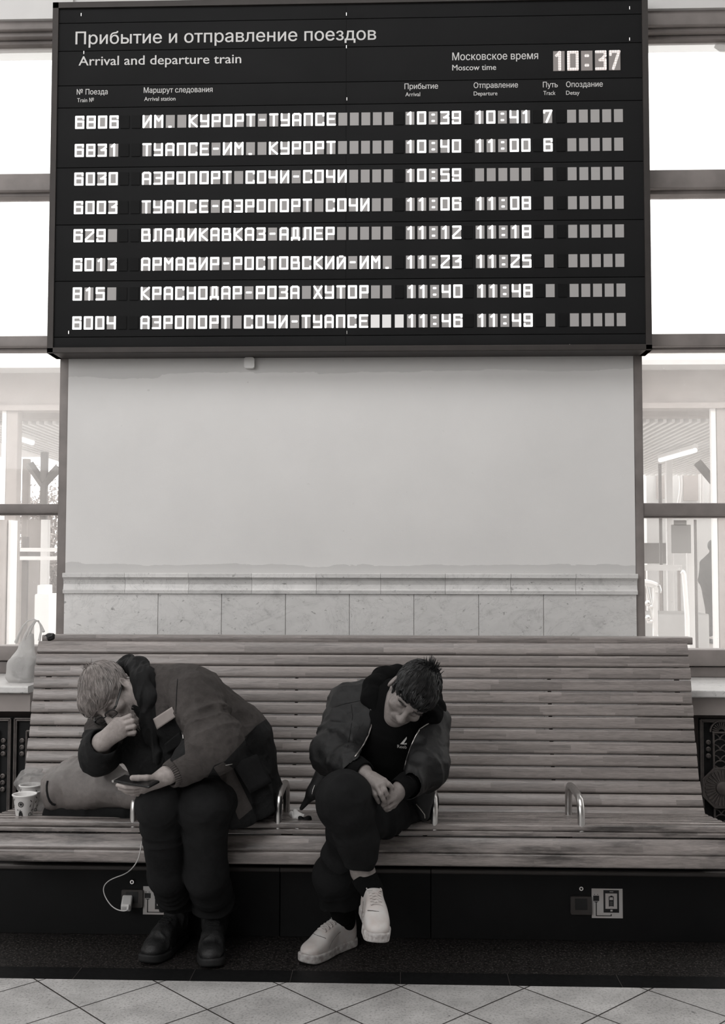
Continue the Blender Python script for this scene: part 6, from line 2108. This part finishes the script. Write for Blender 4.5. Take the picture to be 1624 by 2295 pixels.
# left hand, a loose fist beneath
W2 = at(899, 1768, 3.335)
for (mx, my, my_, r) in ((877, 1776, 3.295, .015), (883, 1786, 3.295, .015), (885, 1796, 3.305, .0145), (881, 1805, 3.32, .0135)):
    b2.u(rc(W2, at(mx, my, my_), 0.021, r - 0.003), 0.010)
finger(b2, [(877, 1780, 3.295), (866, 1789, 3.285), (860, 1797, 3.29), (862, 1800, 3.31)], 0.0085, 0.0070)
finger(b2, [(882, 1788, 3.295), (868, 1797, 3.285), (858, 1803, 3.29), (860, 1806, 3.31)], 0.0085, 0.0070)
finger(b2, [(884, 1798, 3.305), (872, 1807, 3.295), (863, 1811, 3.30), (866, 1813, 3.32)], 0.0083, 0.0066)
finger(b2, [(880, 1806, 3.32), (872, 1813, 3.31), (866, 1815, 3.315), (868, 1816, 3.33)], 0.0076, 0.006)
b2.s(seat_sdf, 0.002)
lo, hi = bounds_of(b2)
sdf_mesh('body', b2, lo, hi, 0.003, M['skin2'], man2)

# short black hair
hl2 = Field()
p = V3
hl2.u(ell(p(0, -0.018, 0.044), (0.081, 0.103, 0.090), I3), 0)
hl2.u(ell(p(0, 0.045, 0.062), (0.064, 0.046, 0.040), I3), 0.03)
hl2.s(ell(p(0, 0.128, -0.030), (0.080, 0.078, 0.078), I3), 0.010)
for s in (-1, 1):
    hl2.s(ell(p(s * 0.088, 0.034, -0.050), (0.045, 0.038, 0.050), I3), 0.010)
    hl2.s(ell(p(s * 0.090, -0.014, -0.006), (0.024, 0.026, 0.036), I3), 0.006)
    hl2.u(rc(p(s * 0.070, 0.018, 0.005), p(s * 0.066, 0.026, -0.022), 0.008, 0.003), 0.008)   # sideburn
hl2.s(rbx(p(0, -0.06, -0.140), (0.12, 0.12, 0.07), 0.01, I3), 0.02)
hl2.disp(noise_disp(0.003, 60, 14, ridge=True))
hr2 = Field().u(framed(hl2, HC2, HB2, HS2), 0)
p = HP2
hair2 = sdf_mesh('hair', hr2, HC2 - 0.17, HC2 + 0.17, 0.003, M['hair2'], man2)
rg = np.random.default_rng(5)
U = fib(3200)
rt = np.array([p(0.075 * q[0], -0.018 + 0.095 * q[1], 0.048 + 0.085 * q[2]) for q in U if q[2] > -0.3 and (q[1] < 0.8 or q[2] > -0.05)])
rt = rt + rg.normal(size=rt.shape) * 0.003
for _ in range(3):
    e = 0.002
    g = np.stack([(hr2(rt + np.eye(3)[i] * e) - hr2(rt - np.eye(3)[i] * e)) for i in range(3)], -1); g /= np.linalg.norm(g, axis=1)[:, None] + 1e-9
    rt = rt - g * np.clip(hr2(rt), -0.01, 0.01)[:, None]
rt = rt[np.abs(hr2(rt)) < 0.003]
crown2 = p(0.0, -0.06, 0.115)
def d2_(P, s):
    d = P - crown2
    d /= np.linalg.norm(d, axis=1)[:, None] + 1e-6
    return d + HB2[:, 1] * 0.4 + 0.35 * np.stack([vnoise(P * 70 + 3, 1), vnoise(P * 70 + 9, 2), vnoise(P * 70 + 5, 3)], -1)
strands('hair_locks', M['hair2'], hair2, rt, d2_, hr2, 9, 0.005, lambda s: 0.001 + 0.0007 * s, 0.0010)
tf = MB()
for k in range(90):
    ox, oy = rg.normal() * 0.016, rg.normal() * 0.014
    a = p(ox, -0.045 + oy, 0.128 - 8 * (ox * ox + oy * oy))
    d = HB2 @ np.array([ox * 18 + rg.normal() * 0.2, -0.15 + oy * 14 + rg.normal() * 0.2, 1.0]); d /= np.linalg.norm(d)
    d = d * 0.7 + np.array([0, 0, 0.5])
    tf.tube([a - d * 0.004, a + d * 0.012, a + d * 0.024], [0.0016, 0.0013, 0.0004], 4)
tf.build('tuft', M['hair2'], hair2)
eb = MB()
for k in range(150):
    s = rg.choice([-1, 1]); x = rg.uniform(0.012, 0.050)
    a = p(s * x, 0.1005 - 0.0075 * ((x - 0.012) / 0.038) ** 2 * 1.6, 0.026 + rg.normal() * 0.003)
    w_ = HB2 @ np.array([s * 0.8, 0.1, 0.12 + rg.normal() * 0.12])
    eb.tube([a, a + w_ * 0.009], [0.0004, 0.0002], 4)
eb.build('eyebrows', hairmat('dark_brow_hair', 0.03), man2)

# trousers: right leg crossed over the left
legR, legL = Field(), Field()
def seg(f, a, b, r1, r2, fold=None, k=0.03): f.u(rc(a, b, r1, r2, fold), k)
seg(legR, at(795, 1795, 3.66), at(*KN2), 0.095, 0.083, (.006, 24, 51, .9, .5))
seg(legR, at(*KN2), at(803, 1885, 3.30), 0.083, 0.056, (.008, 24, 52, .2, .8))
seg(legR, at(803, 1885, 3.30), at(805, 1958, 3.33), 0.056, 0.047, (.008, 26, 53, .6, .7))
hemR = at(806, 1948, 3.30)[2]
legR.i(lambda P: hemR - P[:, 2], 0.004)
seg(legL, at(915, 1800, 3.66), at(*KN1), 0.085, 0.070, (.006, 24, 54, .7, .6))
seg(legL, at(*KN1), at(748, 1960, 3.50), 0.066, 0.064, (.007, 24, 55, .5, .6))
seg(legL, at(748, 1960, 3.50), AS1 + np.array([0.0, 0.0, 0.02]), 0.063, 0.062, (.008, 26, 56, .8, .6))
hemL = at(748, 2046, 3.52)[2]
legL.i(lambda P: hemL - P[:, 2] + 0.10 * (P[:, 0] - AS1[0]), 0.004)
tr2 = Field().u(legR, 0).u(legL, 0.006).u(rc(at(800, 1790, 3.70), at(915, 1795, 3.70), 0.11, 0.105), 0.04)
tr2.disp(noise_disp(0.004, 14, 61, (1, 1, 0.6))); tr2.disp(noise_disp(0.003, 22, 62, (1, 1, 0.5), True))
tr2.s(seat_sdf, 0.006)
l1, h1_ = bounds_of(legR); l2, h2_ = bounds_of(legL)
sdf_mesh('trousers', tr2, np.minimum(l1, l2) - 0.02, np.maximum(h1_, h2_) + 0.06, 0.0045, M['trouser2'], man2)
# socks
for nm, a, b, r1, r2 in (('sock', at(813, 1962, 3.33), AS2, 0.040, 0.036), ('sock', AS1 + 0.13 * (at(748, 1960, 3.50) - AS1) / np.linalg.norm(at(748, 1960, 3.50) - AS1), AS1, 0.043, 0.038)):
    f_ = Field().u(rc(a, b, r1, r2, (.0015, 60, 71, .5, 1.0)), 0)
    if nm == 'sock' and r1 == 0.040:
        n_ = (b - a) / np.linalg.norm(b - a); a0 = a.copy()
        f_.i(lambda P: -((P - A(a0)) @ A(n_)) - 0.004, 0.002)
    sdf_mesh('sock', f_, *bounds_of(f_), 0.003, M['rib2'], man2)

# sweater
sw = Field()
chain(sw, [(860, 1795, 3.69), (862, 1690, 3.62), (875, 1612, 3.575), (888, 1575, 3.55)], [0.125, 0.130, 0.122, 0.070], 0.06, [(.005, 16, 81, .5, .8)] * 3)
sw.u(rc(at(795, 1590, 3.60), at(955, 1615, 3.58), 0.064, 0.064), 0.05)
sw.u(rc(at(880, 1590, 3.58), at(893, 1565, 3.57), 0.062, 0.058), 0.02)
sw.disp(noise_disp(0.003, 16, 83))
swo = sdf_mesh('sweater', sw, *bounds_of(sw), 0.0045, M['sweater2'], man2)

# leather jacket, hanging open
jk = Field()
chain(jk, [(855, 1785, 3.70), (857, 1690, 3.64), (872, 1612, 3.60), (885, 1580, 3.575)], [0.138, 0.146, 0.138, 0.088], 0.07, [(.006, 16, 91, .5, .6)] * 3)
jk.u(rc(at(785, 1582, 3.60), at(962, 1618, 3.58), 0.076, 0.066), 0.05)
jk.u(rc(at(800, 1640, 3.51), at(790, 1700, 3.50), 0.060, 0.050), 0.05)
jk.u(rc(at(930, 1660, 3.50), at(925, 1735, 3.48), 0.050, 0.045), 0.05)
jsl = Field()
chain(jsl, [(783, 1582, 3.60), (746, 1690, 3.48), (800, 1722, 3.36)], [0.072, 0.062, 0.047], 0.03, [(.013, 22, 92, .9, .5), (.012, 24, 93, .25, .7)])
chain(jsl, [(962, 1614, 3.58), (955, 1718, 3.46), (912, 1757, 3.36)], [0.064, 0.060, 0.047], 0.03, [(.012, 22, 94, .9, .5), (.012, 24, 95, .25, .7)])
jfn = lambda P: jsl(P)
jk.u(jfn, 0.014)
jk.disp(noise_disp(0.005, 12, 96)); jk.disp(noise_disp(0.0045, 19, 100, (1, 1, 0.75), True)); jk.disp(noise_disp(0.0022, 38, 97, ridge=True))
jk.s(seat_sdf, 0.006)
Yz = 3.47
op = [at(x, y, Yz) for x, y in ((820, 1560), (828, 1580), (835, 1603), (831, 1632), (822, 1655), (808, 1680), (795, 1697), (800, 1800), (905, 1820), (903, 1745), (907, 1715), (915, 1685), (925, 1660), (938, 1636), (972, 1615), (985, 1560), (930, 1500), (860, 1500))]
jk.s(poly_xz(op, 2.8, 3.66), 0.006)
jk.s(rc(at(800, 1722, 3.36), at(830, 1738, 3.30), 0.036, 0.04), 0.005)
jk.s(rc(at(912, 1757, 3.36), at(880, 1780, 3.28), 0.036, 0.04), 0.005)
hz2 = at(860, 1835, 3.60)[2]
jk.i(lambda P: hz2 - P[:, 2], 0.01)
# hanging corners of the hem
jk.u(rc(at(728, 1735, 3.60), at(702, 1775, 3.58), 0.035, 0.022), 0.03); jk.u(rc(at(702, 1775, 3.58), at(675, 1812, 3.60), 0.018, 0.007), 0.02)
jk.u(rc(at(945, 1780, 3.56), at(950, 1828, 3.54), 0.045, 0.018), 0.03)
jko = sdf_mesh('jacket', jk, *bounds_of(jk), 0.0042, M['jacket2'], man2)
tj = bvh(jko)
tsw = bvh(swo)
# knitted stand collar: left and right fall
co2 = Field()
cl_ = [at(*q) for q in ((930, 1530, 3.66), (890, 1512, 3.66), (858, 1517, 3.61), (838, 1540, 3.55), (832, 1566, 3.51), (842, 1592, 3.485))]
rd = [0.026, 0.028, 0.030, 0.032, 0.028, 0.014]
for i in range(5): co2.u(rc(cl_[i], cl_[i + 1], rd[i], rd[i + 1]), 0.03)
cr_ = [at(*q) for q in ((930, 1530, 3.66), (968, 1560, 3.63), (980, 1590, 3.57), (970, 1608, 3.52), (945, 1625, 3.50))]
rd = [0.026, 0.026, 0.024, 0.022, 0.014]
for i in range(4): co2.u(rc(cr_[i], cr_[i + 1], rd[i], rd[i + 1]), 0.03)
co2.disp(noise_disp(0.0025, 40, 98, (1, 1, 0.6), True))
sdf_mesh('collar', co2, *bounds_of(co2), 0.004, M['rib2'], jko)
# rib cuffs
for a, b, r in ((at(797, 1721, 3.365), at(813, 1730, 3.335), 0.041), (at(914, 1757, 3.365), at(896, 1768, 3.335), 0.041)):
    d_ = (b - a) / np.linalg.norm(b - a)
    f_ = Field().u(rc(a, b + d_ * 0.006, r, r - 0.006, (.001, 80, 99, .5, 1)), 0).s(rc(b, b + d_ * 0.05, 0.028, 0.032), 0.004)
    f_.i(lambda P, b=b, d_=d_: ((P - A(b)) @ A(d_)) - 0.012, 0.003)
    sdf_mesh('cuff', f_, *bounds_of(f_), 0.003, M['rib2'], jko)
# zip teeth along both front edges
seam([(819, 1561), (824, 1575), (833, 1595), (834, 1610), (831, 1630), (825, 1648), (815, 1668), (804, 1684), (795, 1696)], tj, jko, M['gold'], 0.0021, 0.003, 'zip', 5)
seam([(974, 1614), (955, 1624), (940, 1634), (930, 1652), (919, 1676), (910, 1704), (904, 1730), (902, 1746)], tj, jko, M['gold'], 0.0021, 0.003, 'zip', 5)
seam([(705, 1760), (701, 1770), (699, 1780)], tj, jko, M['gold'], 0.0016, 0.002, 'zip')
seam([(932, 1802), (943, 1815), (951, 1826), (952, 1834)], tj, jko, M['gold'], 0.0014, 0.002, 'zip')
seam([(750, 1585), (775, 1577), (795, 1573), (810, 1570)], tj, jko, M['rib2'], 0.0009, -0.0002)
seam([(787, 1580), (790, 1605), (785, 1640), (778, 1680)], tj, jko, M['rib2'], 0.0009, -0.0002)
# print on the sweater: a small triangle mark over four letters
def on_sw(x, y, off=0.0022):
    q = on_surface(tsw, x, y, off)
    return q
mk = MB()
tri = [[(896, 1668), (911, 1651), (911, 1656), (904, 1667)], [(898, 1668.5), (911, 1665), (911, 1668.5)]]
for poly in tri:
    P = [on_sw(x, y) for x, y in poly]
    if all(q is not None for q in P): mk.add(P, [tuple(range(len(P)))])
if mk.v: mk.build('chest_mark', M['print'], swo, False)
def sw_text(body, x0, y0, x1, cap_px):
    me = text_mesh(body, 1.0, (0, 0, 0))
    n = len(me.vertices); co = np.zeros(n * 3); me.vertices.foreach_get('co', co); co = co.reshape(-1, 3)
    w_ = co[:, 0].max() - co[:, 0].min()
    out = []
    for v in co:
        u = (v[0] - co[:, 0].min()) / w_
        x, y = x0 + u * (x1 - x0), y0 - v[2] / 0.70 * cap_px + u * 2.0
        q = on_sw(x, y, 0.0018 - v[1])
        out.append(q if q is not None else np.array([0, 3.5, 1]))
    me.vertices.foreach_set('co', np.array(out).ravel())
    link('chest_lettering', me, M['print'], swo, smooth=False)
sw_text('Reeb', 890, 1676, 911, 7.2)

# ------------------------------------------------------------------ passer-by outside the right window
M['passer'] = fabric('passer_clothes', 0.06, 0.9)
ps = empty('person', (at(1595, 1410, 20)[0], 20, GZ), 'person in dark clothes walking past outside the right window', 'person')
Y = 20
b3 = Field()
b3.u(ell(at(1599, 1226, Y), (0.085, 0.10, 0.125)), 0)
b3.u(rc(at(1597, 1235, Y), at(1594, 1250, Y), 0.06, 0.07), 0.04)
b3.u(ell(at(1607, 1229, Y), (0.03, 0.03, 0.03)), 0.03)
b3.u(rc(at(1592, 1262, Y), at(1592, 1325, Y), 0.15, 0.15), 0.08)
b3.u(rc(at(1576, 1262, Y + .05), at(1572, 1300, Y), 0.075, 0.06), 0.05); b3.u(rc(at(1572, 1300, Y), at(1580, 1328, Y - .1), 0.06, 0.045), 0.04)
b3.u(rc(at(1606, 1262, Y), at(1611, 1300, Y - .05), 0.07, 0.055), 0.05); b3.u(rc(at(1611, 1300, Y - .05), at(1612, 1328, Y - .15), 0.055, 0.04), 0.04)
b3.u(rc(at(1588, 1330, Y), at(1592, 1375, Y - .05), 0.11, 0.085), 0.06); b3.u(rc(at(1592, 1375, Y - .05), at(1590, 1420, Y + .1), 0.08, 0.06), 0.04)
b3.u(rc(at(1600, 1330, Y), at(1602, 1375, Y - .1), 0.11, 0.085), 0.06); b3.u(rc(at(1602, 1375, Y - .1), at(1601, 1420, Y - .05), 0.08, 0.06), 0.04)
b3.disp(noise_disp(0.012, 9, 3))
def zone3(c):
    q = proj(c)
    return ((q[:, 1] < 1240) & (q[:, 0] > 1597)).astype(int)
lo, hi = bounds_of(b3)
lo[2] = GZ
sdf_mesh('body', b3, lo, hi, 0.02, [M['passer'], M['skin2']], ps, zone3)
f_ = Field().u(ell(at(1597, 1223, Y), (0.10, 0.115, 0.12)), 0).s(ell(at(1611, 1232, Y - .1), (0.10, 0.14, 0.11)), 0.02)
sdf_mesh('hair', f_, at(1597, 1223, Y) - 0.2, at(1597, 1223, Y) + 0.2, 0.02, M['hair2'], ps)
for x, dy in ((1588, .12), (1602, -.1)):
    q = at(x, 1423, Y + dy)
    f_ = Field().u(rc((q[0] - 0.03, Y + dy, GZ + 0.05), (q[0] + 0.12, Y + dy - 0.05, GZ + 0.035), 0.05, 0.035), 0)
    sdf_mesh('shoe', f_, *bounds_of(f_), 0.015, M['black'], ps)
